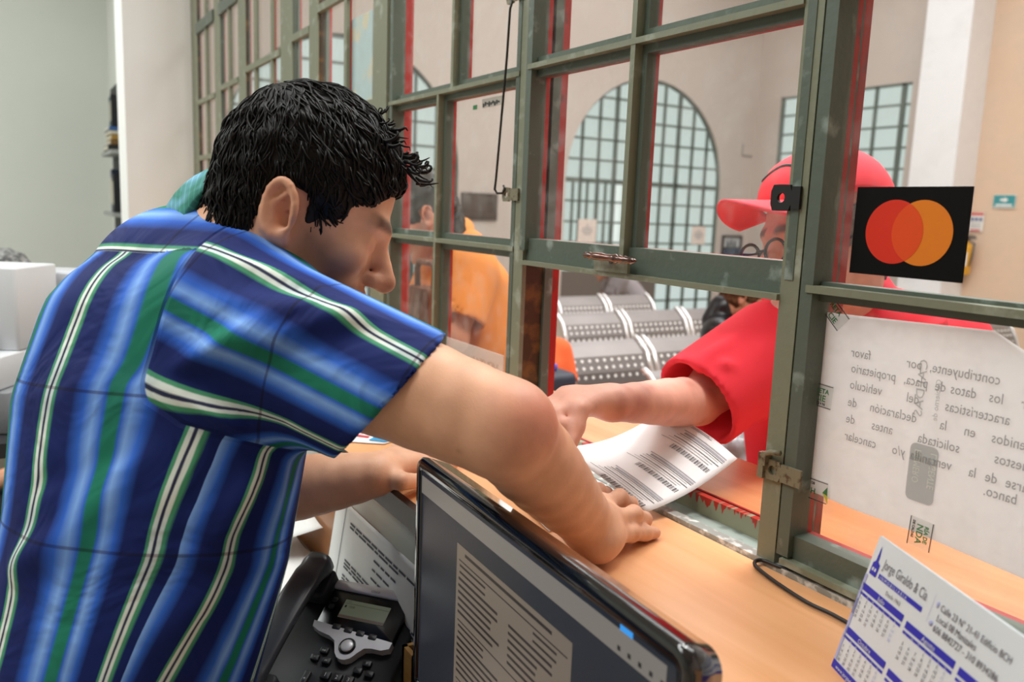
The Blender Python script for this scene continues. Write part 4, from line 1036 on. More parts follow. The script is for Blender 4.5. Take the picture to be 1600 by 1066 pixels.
def skin_mat(name, rough=.45):
    t = NT(name); at = t.new('ShaderNodeAttribute'); at.attribute_name = 'tint'
    tc = t.new('ShaderNodeTexCoord'); no = t.new('ShaderNodeTexNoise'); no.inputs['Scale'].default_value = 35; no.inputs['Detail'].default_value = 5; t.link(tc.outputs['Object'], no.inputs['Vector'])
    r = t.ramp(no.outputs['Fac'], [(.3, (.90, .86, .85, 1)), (.7, (1.06, 1.06, 1.05, 1))])
    mx = t.new('ShaderNodeMix', data_type='RGBA', blend_type='MULTIPLY'); mx.inputs[0].default_value = 1
    t.link(at.outputs['Color'], mx.inputs[6]); t.link(r.outputs['Color'], mx.inputs[7]); t.link(mx.outputs[2], t.b.inputs['Base Color'])
    t.b.inputs['Roughness'].default_value = rough; t.b.inputs['Specular IOR Level'].default_value = .35
    t.b.inputs['Subsurface Weight'].default_value = .12; t.b.inputs['Subsurface Radius'].default_value = (.01, .004, .002); t.b.inputs['Subsurface Scale'].default_value = .5
    n2 = t.new('ShaderNodeTexNoise'); n2.inputs['Scale'].default_value = 420; n2.inputs['Detail'].default_value = 3; t.link(tc.outputs['Object'], n2.inputs['Vector'])
    bp = t.new('ShaderNodeBump'); bp.inputs['Strength'].default_value = .25; bp.inputs['Distance'].default_value = .0006; t.link(n2.outputs['Fac'], bp.inputs['Height']); t.link(bp.outputs['Normal'], t.b.inputs['Normal'])
    return t.m
SKIN = skin_mat('skin')
class Head:
    def __init__(s, c, F, U, sc=1.0):
        s.F = nrm(A3(F)); u = A3(U); s.U = nrm(u-s.F*(u@s.F)); s.S = np.cross(s.F, s.U); s.c = A3(c); s.k = sc   # S = the head's right
    def w(s, f, r, u): return s.c+(s.F*f+s.S*r+s.U*u)*s.k
    def ax(s): return np.stack([s.F, s.S, s.U])
    def local(s, Vv): q = (Vv-s.c)/s.k; return q@s.F, q@s.S, q@s.U
    def build(s, f, ears=True):
        k = s.k; A = s.ax(); E = lambda c, r, kk=.02, sub=False, A_=None: f.ell(s.w(*c), A if A_ is None else A_, np.array(r)*k, kk, sub); Cp = lambda a, b, ra, rb=None, kk=.015: f.cap(s.w(*a), s.w(*b), ra*k, (ra if rb is None else rb)*k, kk)
        E((-.008, 0, .022), (.099, .077, .094)); E((.040, 0, -.050), (.056, .058, .085), .03)
        for q in (-1, 1):
            Cp((.0, .054*q, -.060), (.018, .050*q, -.092), .022, .020, .02); Cp((.018, .050*q, -.092), (.082, .014*q, -.128), .018, .016, .02)
            Cp((.078, .038*q, .000), (.092, .010*q, -.006), .013, .012, .012); E((.066, .042*q, -.048), (.022, .020, .022), .02)
            E((.101, .030*q, -.028), (.016, .016, .011), .012, True); E((.080, .031*q, -.028), (.0125, .0125, .0125), .004)
            Cp((.084, .018*q, -.019), (.080, .046*q, -.022), .006, .005, .006); Cp((.086, .020*q, -.037), (.082, .042*q, -.037), .005, .004, .006)
            E((.106, .012*q, -.061), (.013, .009, .009), .007)
        Cp((.094, 0, -.018), (.119, 0, -.055), .0095, .0125, .010); E((.121, 0, -.059), (.011, .010, .010), .008)
        E((.094, 0, -.083), (.013, .024, .010), .010); E((.1005, 0, -.0835), (.008, .021, .0048), .003); E((.0985, 0, -.0935), (.008, .018, .0055), .003); E((.084, 0, -.122), (.020, .024, .018), .015)
        if ears:
            for q in (-1, 1):
                T = nrm(s.U*.96-s.F*.28); Nn = nrm(s.S*q*.90-s.F*.42); Bb = np.cross(T, Nn); ec = s.w(-.014, .079*q, -.034)
                f.ell(ec, np.stack([T, Bb, Nn]), np.array([.033, .0195, .007])*k, .006)
                rim = []
                for i in range(13):
                    t = math.radians(-70+i*22); rim.append(ec+(T*.030*math.sin(t)-s.F*.0*k+Bb*np.sign(Bb@(-s.F))*.0175*(math.cos(t)))*k+Nn*.006*k)
                f.chain(rim, [.0046*k]*13, .003)
                f.ell(ec+Nn*.007*k+s.F*.002-T*.002*k, np.stack([T, Bb, Nn]), np.array([.022, .0125, .0085])*k, .003, True); f.ell(ec+Nn*.002*k+s.F*.006*k-T*.008*k, np.stack([T, Bb, Nn]), np.array([.009, .007, .010])*k, .003, True); f.chain([ec+T*.016*k+Bb*np.sign(Bb@s.F)*.004*k+Nn*.003*k, ec+T*.004*k-Bb*np.sign(Bb@s.F)*.008*k+Nn*.004*k, ec-T*.014*k-Bb*np.sign(Bb@s.F)*.006*k+Nn*.003*k], [.003*k]*3, .004)
                f.ell(ec+Nn*.004*k+s.F*.014*k-T*.004*k, np.stack([T, Bb, Nn]), np.array([.007, .004, .004])*k, .004)
                f.ell(ec-T*.028*k+s.F*.006*k, np.stack([T, Bb, Nn]), np.array([.009, .008, .005])*k, .006)
    def tint(s, Vv, base, beard=0., eyes=True, brow=(.05, .035, .03), lip=(.62, .30, .27)):
        x, y, z = s.local(Vv); n = len(Vv); T = np.tile(np.array(base), (n, 1))
        inh = (np.abs(x) < .16) & (np.abs(y) < .12) & (np.abs(z) < .16)
        def mixin(m, c): T[:] = T*(1-m[:, None])+np.array(c)*m[:, None]
        sm = lambda v, a, b: np.clip((v-a)/(b-a), 0, 1)
        lipm = inh*np.exp(-((np.abs(y)/.022)**4))*np.exp(-(((z+.089)/.0085)**4))*sm(x, .088, .096); mixin(lipm*.7, lip)
        if beard:
            bm = inh*sm(-z+.55*np.clip(.05-x, 0, .05), .036, .062)*sm(x, -.008, .02)*np.clip(1-np.exp(-(((x-.105)/.02)**2+((z+.07)/.02)**2)), 0, 1); bm *= (1-lipm); mixin(np.clip(bm, 0, 1)*beard, (.16, .085, .06))
        bw = inh*np.exp(-(((z-.002)/.007)**4))*sm(x, .065, .075)*sm(np.abs(y), .009, .014)*(1-sm(np.abs(y), .048, .054)); mixin(bw*.85, brow)
        for q in (-1, 1):
            r = np.sqrt((x-.080)**2+(y-.031*q)**2+(z+.028)**2)*s.k/s.k; ey = inh*(np.abs(r-.0125) < .0022)*(np.abs(z+.028) < .0062)*(x > .084); mixin(ey*.9*eyes, (.75, .72, .70)); mixin(eyes*ey*(np.abs(y-.031*q) < .0055), (.05, .03, .02))
        red = inh*(np.exp(-(((x-.116)/.016)**2+(y/.018)**2+((z+.056)/.016)**2))*.45+np.exp(-(((x+.014)/.03)**2+((np.abs(y)-.082)/.014)**2+((z+.03)/.04)**2))*.35); mixin(np.clip(red, 0, .6), (base[0]*.92, base[1]*.55, base[2]*.52))
        return T
def hand(f, wrist, mcps, fingers, thumb, rp=.013, rf=.0085, wr=.026):
    wrist = A3(wrist); mc = [A3(m) for m in mcps]
    for i, m in enumerate(mc): f.cap(wrist+(m-wrist)*.12, m, wr*.72, rp, .014)
    for i in range(len(mc)-1): f.cap(mc[i]*.8+wrist*.2, mc[i+1]*.8+wrist*.2, rp*.9, rp*.9, .010)
    for m, fi in zip(mc, fingers):
        pts = [m]+[A3(p) for p in fi]; rs = [rf*1.12, rf*1.08, rf*.98, rf*.82][:len(pts)]
        for i in range(len(pts)-1): f.cap(pts[i], pts[i+1], rs[i], rs[i+1], .0035 if i else .006)
        for j in range(1, len(pts)-1): f.ell(pts[j], np.eye(3), [rs[j]*1.10]*3, .004)
    tp = [A3(p) for p in thumb]; rs = [.016, .0125, .0108, .0088]
    for i in range(len(tp)-1): f.cap(tp[i], tp[i+1], rs[i], rs[i+1], .010 if i == 0 else .004)
def limb(f, pts, rs, n=8, k=.004):      # one evenly tapering limb through the given points
    pts = [A3(p) for p in pts]; L = np.concatenate([[0], np.cumsum([np.linalg.norm(pts[i+1]-pts[i]) for i in range(len(pts)-1)])]); q = np.linspace(0, L[-1], n)
    Q = np.stack([np.interp(q, L, [p[i] for p in pts]) for i in range(3)], 1); R = np.interp(q, L, rs); f.chain(list(Q), list(R), k)
def outline_poly(x, z, poly):   # signed distance to a closed outline in a head's side view
    px_ = np.array(poly); n = len(px_); d = np.full(x.shape, 1e9); s_ = np.ones(x.shape)
    for i in range(n):
        a = px_[i]; b = px_[i-1]; e = b-a; wx, wz = x-a[0], z-a[1]; t = np.clip((wx*e[0]+wz*e[1])/(e@e), 0, 1)
        d = np.minimum(d, (wx-e[0]*t)**2+(wz-e[1]*t)**2)
        c1 = z >= a[1]; c2 = z < b[1]; c3 = e[0]*wz > e[1]*wx
        fl = (c1 & c2 & c3) | (~c1 & ~c2 & ~c3); s_ = np.where(fl, -s_, s_)
    return s_*np.sqrt(d)
HAIRLINE = [(.098, .052), (.088, .040), (.070, .018), (.052, .002), (.046, -.030), (.034, -.066), (.016, -.070), (.010, -.036), (.004, -.006), (-.018, .000), (-.034, -.016), (-.036, -.050), (-.030, -.125), (-.060, -.148), (-.150, -.148), (-.150, .180), (.16, .18), (.16, .06)]
def hair_cap(hd, name, m, parent, thick=.012, line=HAIRLINE, h=.004, bumps=.0015, seed=1):
    k = hd.k; lo = hd.c-.19*k; f = Field(lo, hd.c+.19*k, h); A = hd.ax()
    for c, r in (((-.008, 0, .022), (.099, .077, .094)), ((-.036, 0, -.050), (.060, .063, .092))): f.ell(hd.w(*c), A, (np.array(r)+thick)*k, .03)
    g = np.stack(np.meshgrid(*[f.lo[i]+f.h*np.arange(f.n[i], dtype=np.float32) for i in range(3)], indexing='ij'), -1); q = (g-hd.c)/k; x, y, z = q@hd.F, q@hd.S, q@hd.U
    f.d = np.maximum(f.d, (outline_poly(x, z, line)*k).astype(np.float32))
    Vv, Ff = f.mesh(); Vv = relax(Vv, Ff, 2)
    n = vnormals(Vv, Ff); rg = np.random.RandomState(seed); ph = rg.rand(4)*6
    x, y, z = hd.local(Vv); Vv = Vv+n*(bumps*(np.sin(x*150+z*60+ph[0])+np.sin(z*190-y*120+ph[1])+np.sin(y*210+x*40+ph[2])))[:, None]
    return mesh_obj(name, Vv, Ff, m, parent)
def hair_mat(name, col, col2, rough=.38):
    t = NT(name); tc = t.new('ShaderNodeTexCoord'); no = t.new('ShaderNodeTexNoise'); no.inputs['Scale'].default_value = 60; no.inputs['Detail'].default_value = 4; t.link(tc.outputs['Object'], no.inputs['Vector'])
    r = t.ramp(no.outputs['Fac'], [(.4, srgb(col)), (.7, srgb(col2))]); t.link(r.outputs['Color'], t.b.inputs['Base Color']); t.b.inputs['Roughness'].default_value = rough; t.b.inputs['Specular IOR Level'].default_value = .22
    return t.m
def sect(c, a, b, R, Fv): return (A3(c), a, b, nrm(A3(R)), nrm(A3(Fv)))
# ------------------------------------------------------------------ the clerk
def to_lin(hexs): return np.array(srgb(hexs)[:3])
cl = empty('person', (-.92, -.62, FZ), 'dark haired clerk in a blue plaid short sleeved shirt leaning over the counter', 'person')
hf = CR*.88 - CU*.415 + CF*.22; hu = CR*.415 + CU*.90
HD = Head(P(492, 287, .955)-hu.normalized()*.012, hf, hu, 1.0)
RR, FF = V(.866, .5, 0), V(-.5, .866, 0)
TS = [sect(P(140, 1200, .90), .170, .125, RR, FF), sect(P(190, 1000, .90), .168, .122, RR, FF), sect(P(232, 820, .91), .176, .124, RR, FF), sect(P(252, 650, .93), .188, .128, RR, FF),
      sect(P(282, 545, .95), .190, .126, RR, FF), sect(P(322, 468, .97), .160, .112, RR, FF), sect(P(354, 422, .985), .100, .080, RR, FF), sect(P(374, 396, .99), .058, .052, RR, FF)]
S_R, E_R, W_R = A3(P(385, 505, .87)), A3(P(788, 670, .785)), A3(P(920, 818, .965))
S_L, E_L, W_L = A3(P(420, 460, 1.17)), A3(P(385, 775, 1.16)), A3(P(583, 743, 1.135))
lo = np.array([-1.45, -1.05, -.16]); hi = np.array([-.48, .06, .62])
f = Field(lo, hi, .0034)
f.torso([(c, a-.014, b-.014, R, Fv) for c, a, b, R, Fv in TS[1:]], .02)
HD.build(f)
f.chain([A3(P(385, 372, .99)), HD.w(-.035, 0, -.075), HD.w(-.02, 0, -.04)], [.060, .058, .055], .03)
# right arm
limb(f, [S_R, S_R*.45+E_R*.55, E_R], [.064, .0565, .0475]); f.ell(E_R+A3(CR*.003-CU*.001), np.eye(3), [.043]*3, .02)
m_ = E_R*.68+W_R*.32; limb(f, [E_R, m_, E_R*.25+W_R*.75, W_R], [.0450, .0450, .0370, .0305])
z_ = lambda x, y, z: A3(Zp(x, y, z))
mcR = [z_(922, 782, .046), z_(944, 790, .046), z_(958, 812, .040), z_(958, 838, .030)]      # index, middle, ring, little
fgR = [[z_(934, 768, .048), z_(946, 772, .026), z_(950, 782, .010)], [z_(968, 778, .044), z_(985, 788, .024), z_(988, 800, .010)], [z_(990, 804, .036), z_(1006, 812, .018), z_(1004, 822, .009)], [z_(985, 833, .020), z_(1006, 833, .012), z_(1023, 833, .008)]]
hand(f, W_R, mcR, fgR, [W_R*.7+mcR[0]*.3+A3(V(-.012, .008, -.004)), z_(905, 792, .026), z_(910, 776, .016), z_(918, 764, .010)], .0145, .0100, .030)
f.cap(W_R+A3(V(0, 0, -.004)), z_(935, 852, .024), .028, .022, .02)
# left arm
f.chain([S_L, S_L*.5+E_L*.5, E_L], [.062, .052, .044], .03); limb(f, [E_L, E_L*.65+W_L*.35, E_L*.25+W_L*.75, W_L], [.046, .046, .038, .031])
mcL = [z_(655, 722, .030), z_(648, 712, .032), z_(640, 706, .03), z_(632, 700, .025)]
fgL = [[z_(682, 728, .028), z_(700, 726, .016), z_(712, 724, .009)], [z_(680, 716, .028), z_(700, 712, .016), z_(712, 708, .009)], [z_(668, 706, .026), z_(686, 702, .014), z_(696, 700, .009)], [z_(656, 698, .02), z_(670, 694, .012), z_(680, 692, .009)]]
hand(f, W_L, mcL, fgL, [W_L*.75+mcL[0]*.25, z_(625, 752, .03), z_(655, 752, .018), z_(675, 750, .010)], .014, .009, .030)
Vv, Ff = f.mesh(); Vv = relax(Vv, Ff, 2, .5)
base = to_lin('e2ae8e')
T = HD.tint(Vv, base, .80, False)
def blob(c, r, col, a):
    m = np.exp(-((np.linalg.norm(Vv-A3(c), axis=1)/r)**2))*a; T[:] = T*(1-m[:, None])+np.array(col)*m[:, None]
blob(A3(P(840, 648, .76)), .042, to_lin('cc6f5c'), .65)
for q in fgR: blob(q[0], .012, to_lin('c8775f'), .3); blob(q[2], .010, to_lin('dd9c8a'), .4)
rg = np.random.RandomState(2)
for i in range(26):
    t = rg.rand(); c = S_R*(1-t)+E_R*t-A3(CF)*.045+A3(CU)*(rg.rand()-.5)*.08; blob(c, .0035, to_lin('9a5a40'), .4)
hx, hy, hz = HD.local(Vv)
mesh_obj('body', Vv, Ff, SKIN, cl, T)
# hair: a cap and locks lying along the skull
hairm = hair_mat('hair_black', '0b0807', '171210', .5)
hair = hair_cap(HD, 'hair', hairm, cl, .006, HAIRLINE, .004, .0010, 3)
m = MB(); rnd = random.Random(21); npoly = np.array(HAIRLINE)
from mathutils.kdtree import KDTree
hv = np.array([list(v.co) for v in hair.data.vertices])+np.array(cl['org']); hn = np.array([list(v.normal) for v in hair.data.vertices]); kd = KDTree(len(hv))
for i, p_ in enumerate(hv): kd.insert(p_, i)
kd.balance(); lx, ly, lz = HD.local(hv); edge = outline_poly(lx, lz, HAIRLINE); rg = np.random.RandomState(8); cand = np.where(edge < -.007)[0]
Ax = HD.ax().T
for i in rg.choice(cand, 2600):
    q = np.array([lx[i], ly[i], lz[i]]); wh = np.array([-.080, .015, .090]); dr = q-wh; dr = dr/np.linalg.norm(dr)
    dr = dr+(np.array([.55, .10, -.35]) if q[0] > .03 else np.array([.15, 0, -.55])); dr = Ax @ dr+rg.normal(0, .16, 3)
    p = hv[i].copy(); L = rg.uniform(.020, .038); pts = []; wob = rg.uniform(-.22, .22); lift = rg.uniform(.0002, .0028)
    for k in range(7):
        co_, j, _ = kd.find(p); n_ = hn[j]; p = p-n_*((p-hv[j])@n_)+n_*(lift*math.sin(PI*min(k+1, 6)/6)+.0004); pts.append(V(*p))
        dr = nrm(dr-n_*(dr@n_)+np.cross(n_, dr)*wob); p = p+dr*L/6
    r0 = rg.uniform(.0007, .0016); m.tube(pts, [r0*.6, r0, r0, r0, r0*.85, r0*.55, r0*.2], 4, 0, True)
def curl(px0, py0, dd, n=9, r=.0016, amp=.010, L=.045, ang=0.3, turns=1.1):
    pts = []; o = P(px0, py0, dd); ax1 = (CR*math.cos(ang)-CU*math.sin(ang)); ax2 = (CR*math.sin(ang)+CU*math.cos(ang))
    for i in range(n):
        t = i/(n-1); th = t*turns*2*PI; pts.append(o+ax1*(L*t*.7+amp*(math.sin(th)))+ax2*(amp*(1-math.cos(th)))*.8-CF*.004*math.sin(th*.7))
    m.tube(pts, [r*(1-.75*i/(n-1)) for i in range(n)], 5)
for i in range(46):
    t = rnd.random(); px0 = 590+66*t+rnd.uniform(-16, 6); py0 = 180+98*t+rnd.uniform(-12, 16)
    curl(px0, py0, .935+rnd.uniform(-.02, .05), 9, rnd.uniform(.0014, .0030), rnd.uniform(.003, .008), rnd.uniform(.018, .036), rnd.uniform(.1, 1.1), rnd.uniform(.4, .9))
hl = m.build('hair_locks', hairm, cl); hl.parent = hair; hl.matrix_parent_inverse = Matrix.Identity(4)
# ------------------------------------------------------------------ plaid shirt
def plaid():
    t = NT('plaid_cotton'); c = srgb
    nv, md, lt, gr, wh, ge, dk = c('0d2062'), c('3168cf'), c('86b2f2'), c('1c7a62'), c('e4ece4'), c('4c9a72'), c('2a2f4c')
    st = [(0, wh), (.016, wh), (.022, dk), (.036, dk), (.042, wh), (.062, wh), (.070, ge), (.085, ge), (.105, nv), (.24, nv), (.33, md), (.40, lt), (.455, md), (.475, gr), (.555, gr), (.575, md), (.63, lt), (.72, md), (.80, nv), (.965, nv), (.972, ge), (.988, ge), (.994, wh)]
    def A_(n): a = t.new('ShaderNodeAttribute'); a.attribute_name = n; return a.outputs['Fac']
    def F_(x): f = t.new('ShaderNodeMath', operation='FRACT'); t.link(x, f.inputs[0]); return f.outputs[0]
    def mixf(fac, a, b): m = t.new('ShaderNodeMix', data_type='FLOAT'); t.link(fac, m.inputs[0]); t.link(a, m.inputs[2]); t.link(b, m.inputs[3]); return m.outputs[0]
    def step(x, lo, hi): m = t.new('ShaderNodeMapRange'); m.inputs['From Min'].default_value = lo; m.inputs['From Max'].default_value = hi; t.link(x, m.inputs['Value']); return m.outputs[0]
    sm = step(A_('seam'), -.0006, .0006); yk = step(A_('yoke'), -.0006, .0006)
    def swatch(u, v):
        r = t.ramp(F_(A_(u)), st); h = t.ramp(F_(A_(v)), [(0, (1, 1, 1, 1)), (.20, (1, 1, 1, 1)), (.35, (.70, .76, .84, 1)), (.487, (.70, .76, .84, 1)), (.492, (.25, .18, .26, 1)), (.508, (.25, .18, .26, 1)), (.513, (.70, .76, .84, 1)), (.65, (.70, .76, .84, 1)), (.8, (1, 1, 1, 1))])
        mx = t.new('ShaderNodeMix', data_type='RGBA', blend_type='MULTIPLY'); mx.inputs[0].default_value = .75; t.link(r.outputs['Color'], mx.inputs[6]); t.link(h.outputs['Color'], mx.inputs[7]); return mx.outputs[2]
    def mixc(fac, a, b): m = t.new('ShaderNodeMix', data_type='RGBA'); t.link(fac, m.inputs[0]); t.link(a, m.inputs[6]); t.link(b, m.inputs[7]); return m.outputs[2]
    body = mixc(yk, mixc(step(A_('side'), -.002, .002), swatch('u_body', 'v_body'), swatch('u_front', 'v_body')), swatch('u_yoke', 'v_yoke')); col = mixc(sm, body, swatch('u_sleeve', 'v_sleeve'))
    t.link(col, t.b.inputs['Base Color'])
    t.b.inputs['Roughness'].default_value = .75; t.b.inputs['Specular IOR Level'].default_value = .25
    tc = t.new('ShaderNodeTexCoord'); no = t.new('ShaderNodeTexNoise'); no.inputs['Scale'].default_value = 9; no.inputs['Detail'].default_value = 3; no.inputs['Distortion'].default_value = 1.0; t.link(tc.outputs['Object'], no.inputs['Vector'])
    se = t.new('ShaderNodeMath', operation='ABSOLUTE'); t.link(A_('seam'), se.inputs[0]); gv = step(se.outputs[0], .0, .004)
    ad = t.new('ShaderNodeMath', operation='MULTIPLY_ADD'); t.link(gv, ad.inputs[0]); ad.inputs[1].default_value = .25; t.link(no.outputs['Fac'], ad.inputs[2])
    bp = t.new('ShaderNodeBump'); bp.inputs['Strength'].default_value = .8; bp.inputs['Distance'].default_value = .016; t.link(ad.outputs[0], bp.inputs['Height']); t.link(bp.outputs['Normal'], t.b.inputs['Normal'])
    return t.m
PLAID = plaid()
CUF = A3(P(612, 618, .835)); SL0 = A3(P(355, 500, .885))
def sleeve_fields(g, cuff, s0, e, r0, r1):
    ax = nrm(cuff-s0); L = np.linalg.norm(cuff-s0); q = g-s0; t = q@ax; rad = np.linalg.norm(q-t[..., None]*ax, axis=-1); R = r0+(r1-r0)*np.clip(t/L, 0, 1)
    return np.maximum(rad-R, t-L), t, L
def shirt_mesh(TSx, sleeves, lo, hi, h, k=.03):
    f = Field(lo, hi, h); f.torso(TSx, .02)
    for s0, cuff, r0, r1, *cn in sleeves:
        s0, cuff = A3(s0), A3(cuff); ax = nrm(cuff-s0); m_ = max(r0, r1); cut = nrm(A3(cn[0])) if cn else ax
        f.op(np.minimum(s0, cuff)-m_-.04, np.maximum(s0, cuff)+m_+.04, lambda g: np.maximum(f_cap(g, s0, cuff+ax*.08, r0, r1), (g-cuff)@cut), k)
    for s0, cuff, r0, r1, *cn in sleeves:
        s0, cuff = A3(s0), A3(cuff); ax = nrm(cuff-s0); a = cuff-ax*.07
        f.op(np.minimum(a, cuff)-r1, np.maximum(a, cuff)+ax*.05+r1, lambda g: f_cap(g, a, cuff+ax*.08, r1-.012, r1-.0045), .002, True)
    Vv, Ff = f.mesh(); return relax(Vv, Ff, 2, .5), Ff
Vv, Ff = shirt_mesh(TS, [(SL0, CUF, .088, .0785, CR*.74-CU*.67+CF*.10), (S_L, S_L*.5+E_L*.5, .074, .066)], np.array([-1.42, -1.10, -.30]), np.array([-.50, -.05, .42]), .0045)
Nn = vnormals(Vv, Ff)
def ridge(Vv, a, b, width, amp, Nn):      # a soft fold running from a to b
    a, b = A3(a), A3(b); ba = b-a; t = np.clip(((Vv-a)@ba)/(ba@ba), 0, 1); d = np.linalg.norm(Vv-a-t[:, None]*ba, axis=1)
    return Nn*(1.5*amp*np.exp(-(d/width)**2)*np.sin(PI*np.clip(t*.9+.05, 0, 1)))[:, None]
D = np.zeros_like(Vv)
for (a, b, w_, am) in (((250, 600, .80), (420, 690, .80), .012, .012), ((235, 590, .79), (475, 480, .78), .013, .011), ((360, 552, .78), (575, 500, .79), .012, .010), ((330, 470, .79), (600, 500, .79), .014, .007), ((270, 690, .80), (120, 830, .80), .016, .012), ((300, 720, .80), (160, 920, .80), .016, .011), ((420, 700, .82), (300, 900, .80), .014, .010), ((460, 720, .84), (430, 900, .82), .012, .008), ((160, 820, .80), (20, 900, .82), .020, .012), ((120, 440, .92), (260, 400, .9), .014, .006), ((350, 900, .80), (200, 1040, .79), .018, .010), ((450, 650, .8), (540, 600, .79), .010, -.006), ((230, 700, .80), (60, 760, .82), .014, -.008), ((280, 420, .85), (240, 560, .82), .008, -.008), ((240, 560, .82), (260, 640, .81), .008, -.008), ((320, 400, .83), (560, 470, .80), .012, .006)):
    D += ridge(Vv, P(*a), P(*b), w_, am, Nn)
VD = Vv+D
# cloth coordinates, one repeat of the plaid = .125 m
fc = Vv[Ff].mean(1)
dT, sT, xT, yT = torso_coords(Vv, TS); cum = np.concatenate([[0], np.cumsum([np.linalg.norm(TS[i+1][0]-TS[i][0]) for i in range(len(TS)-1)])])
vT = np.interp(sT, np.arange(len(TS)), cum); th = np.arctan2(xT, -yT)          # 0 at the middle of the back
ax = nrm(CUF-SL0); q = Vv-SL0; t = q@ax; up_ = nrm(np.array([0, 0, 1.])-ax*ax[2]); sd_ = np.cross(ax, up_); aS = np.arctan2(q@sd_, q@up_)
vB = (Vv-A3(P(57, 605, .82)))@nrm(A3(CU+CR*.06)); vS_ = (Vv-TS[1][0])@nrm(TS[5][0]-TS[1][0])
thp = th-np.interp(th, [-.3, .5, 1.0, 1.5], [.3, .5, 1.6, 1.1])*(np.clip(vT, .12, .5)-.35)
uT = np.interp(thp, [-3.2, -.12, .55, 1.04, 1.6], [-2.2, .03, .515, 1.03, 1.53]); uF = (thp-1.43)*1.7+2.03
asp = aS-.7*np.clip(t, -.05, .3); uS = np.interp(asp, [-3.3, .49, 1.315, 2.03, 3.3], [-2.2, .03, .515, 1.03, 2.5])
yd = nrm(A3(CU*.97+CR*.10)); yc = (Vv-A3(P(225, 398, .90)))@yd
tf = t; rf_ = np.linalg.norm(q-t[:, None]*ax, axis=1)
# the armhole seam: signed distance from a curved seam, positive on the sleeve
PLANE_N = nrm(ax*.80+A3(CR)*.52-A3(CU)*.02); seam = A3(P(246, 520, .80)); s1 = (Vv-seam)@PLANE_N
LOWN = nrm(A3(CU*.93+CR*.30)); s2 = (Vv-A3(P(400, 682, .84)))@LOWN; s3 = .130-rf_
hh_ = np.maximum(.05-np.abs(s1-s2), 0)/.05; seam_v = np.minimum(np.minimum(s1, s2)-hh_*hh_*.05*.25, s3)
def soften(a, it=14):
    for _ in range(it):
        s_ = np.zeros_like(a); c_ = np.zeros(len(a))
        for i in range(4):
            for j in ((i+1) % 4, (i+3) % 4): np.add.at(s_, Ff[:, i], a[Ff[:, j]]); np.add.at(c_, Ff[:, i], 1)
        a = .4*a+.6*s_/np.maximum(c_, 1)
    return a
uT, uF, thp = soften(uT), soften(uF), soften(thp)
sh = mesh_obj('shirt', VD, Ff, PLAID, cl)
def fattr(o, name, val):
    a = o.data.attributes.new(name, 'FLOAT', 'POINT'); a.data.foreach_set('value', val.astype(np.float32))
for nm, val in (('u_body', uT), ('v_body', vB/.147+.5), ('u_sleeve', uS), ('v_sleeve', t/.125-.396), ('seam', seam_v), ('yoke', np.where(vT > cum[4], yc, -1.)), ('u_yoke', yc/.125+.02), ('v_yoke', th*.15/.2+.2), ('side', thp-1.19), ('u_front', uF)): fattr(sh, nm, val)
# collar
m = MB(); na = nrm(HD.w(-.03, 0, -.07)-A3(P(392, 368, .99))); ca_ = Vector(A3(P(376, 394, .985))*.62+HD.w(-.03, 0, -.07)*.38); zx = Vector(na); xx = Vector(A3(RR)-na*(A3(RR)@na)).normalized(); yy = zx.cross(xx)
def col_fn(u, v):
    a = 2*PI*u; r = .078+.004*math.cos(a); prof = [(.0, .012), (.0, .046), (.008, .050), (.020, .014), (.022, .006)]
    i = min(int(v*4), 3); tt = v*4-i; dr_ = prof[i][0]+(prof[i+1][0]-prof[i][0])*tt; dz_ = prof[i][1]+(prof[i+1][1]-prof[i][1])*tt
    return ca_+xx*(r+dr_)*math.cos(a)+yy*(r*.95+dr_)*math.sin(a)+zx*(dz_-.012-.012*math.sin(a))
m.grid(col_fn, 40, 13, 0, True)
t = NT('collar_plaid'); tc = t.new('ShaderNodeTexCoord'); wv = t.new('ShaderNodeTexWave'); wv.inputs['Scale'].default_value = 55; wv.bands_direction = 'DIAGONAL'; t.link(tc.outputs['Object'], wv.inputs['Vector'])
no = t.new('ShaderNodeTexNoise'); no.inputs['Scale'].default_value = 18; t.link(tc.outputs['Object'], no.inputs['Vector']); r1 = t.ramp(no.outputs['Fac'], [(.40, srgb('3f8f86')), (.5, srgb('2f7a6c')), (.62, srgb('6fa7c4'))]); r2 = t.ramp(wv.outputs['Fac'], [(.75, (1, 1, 1, 1)), (.95, (1.5, 1.5, 1.4, 1))])
mx = t.new('ShaderNodeMix', data_type='RGBA', blend_type='MULTIPLY'); mx.inputs[0].default_value = .7; t.link(r1.outputs[0], mx.inputs[6]); t.link(r2.outputs[0], mx.inputs[7]); t.link(mx.outputs[2], t.b.inputs['Base Color']); t.b.inputs['Roughness'].default_value = .8
co = m.build('collar', t.m, cl); tag(co, 'green and teal shirt collar')
sol = co.modifiers.new('thickness', 'SOLIDIFY'); sol.thickness = .0015
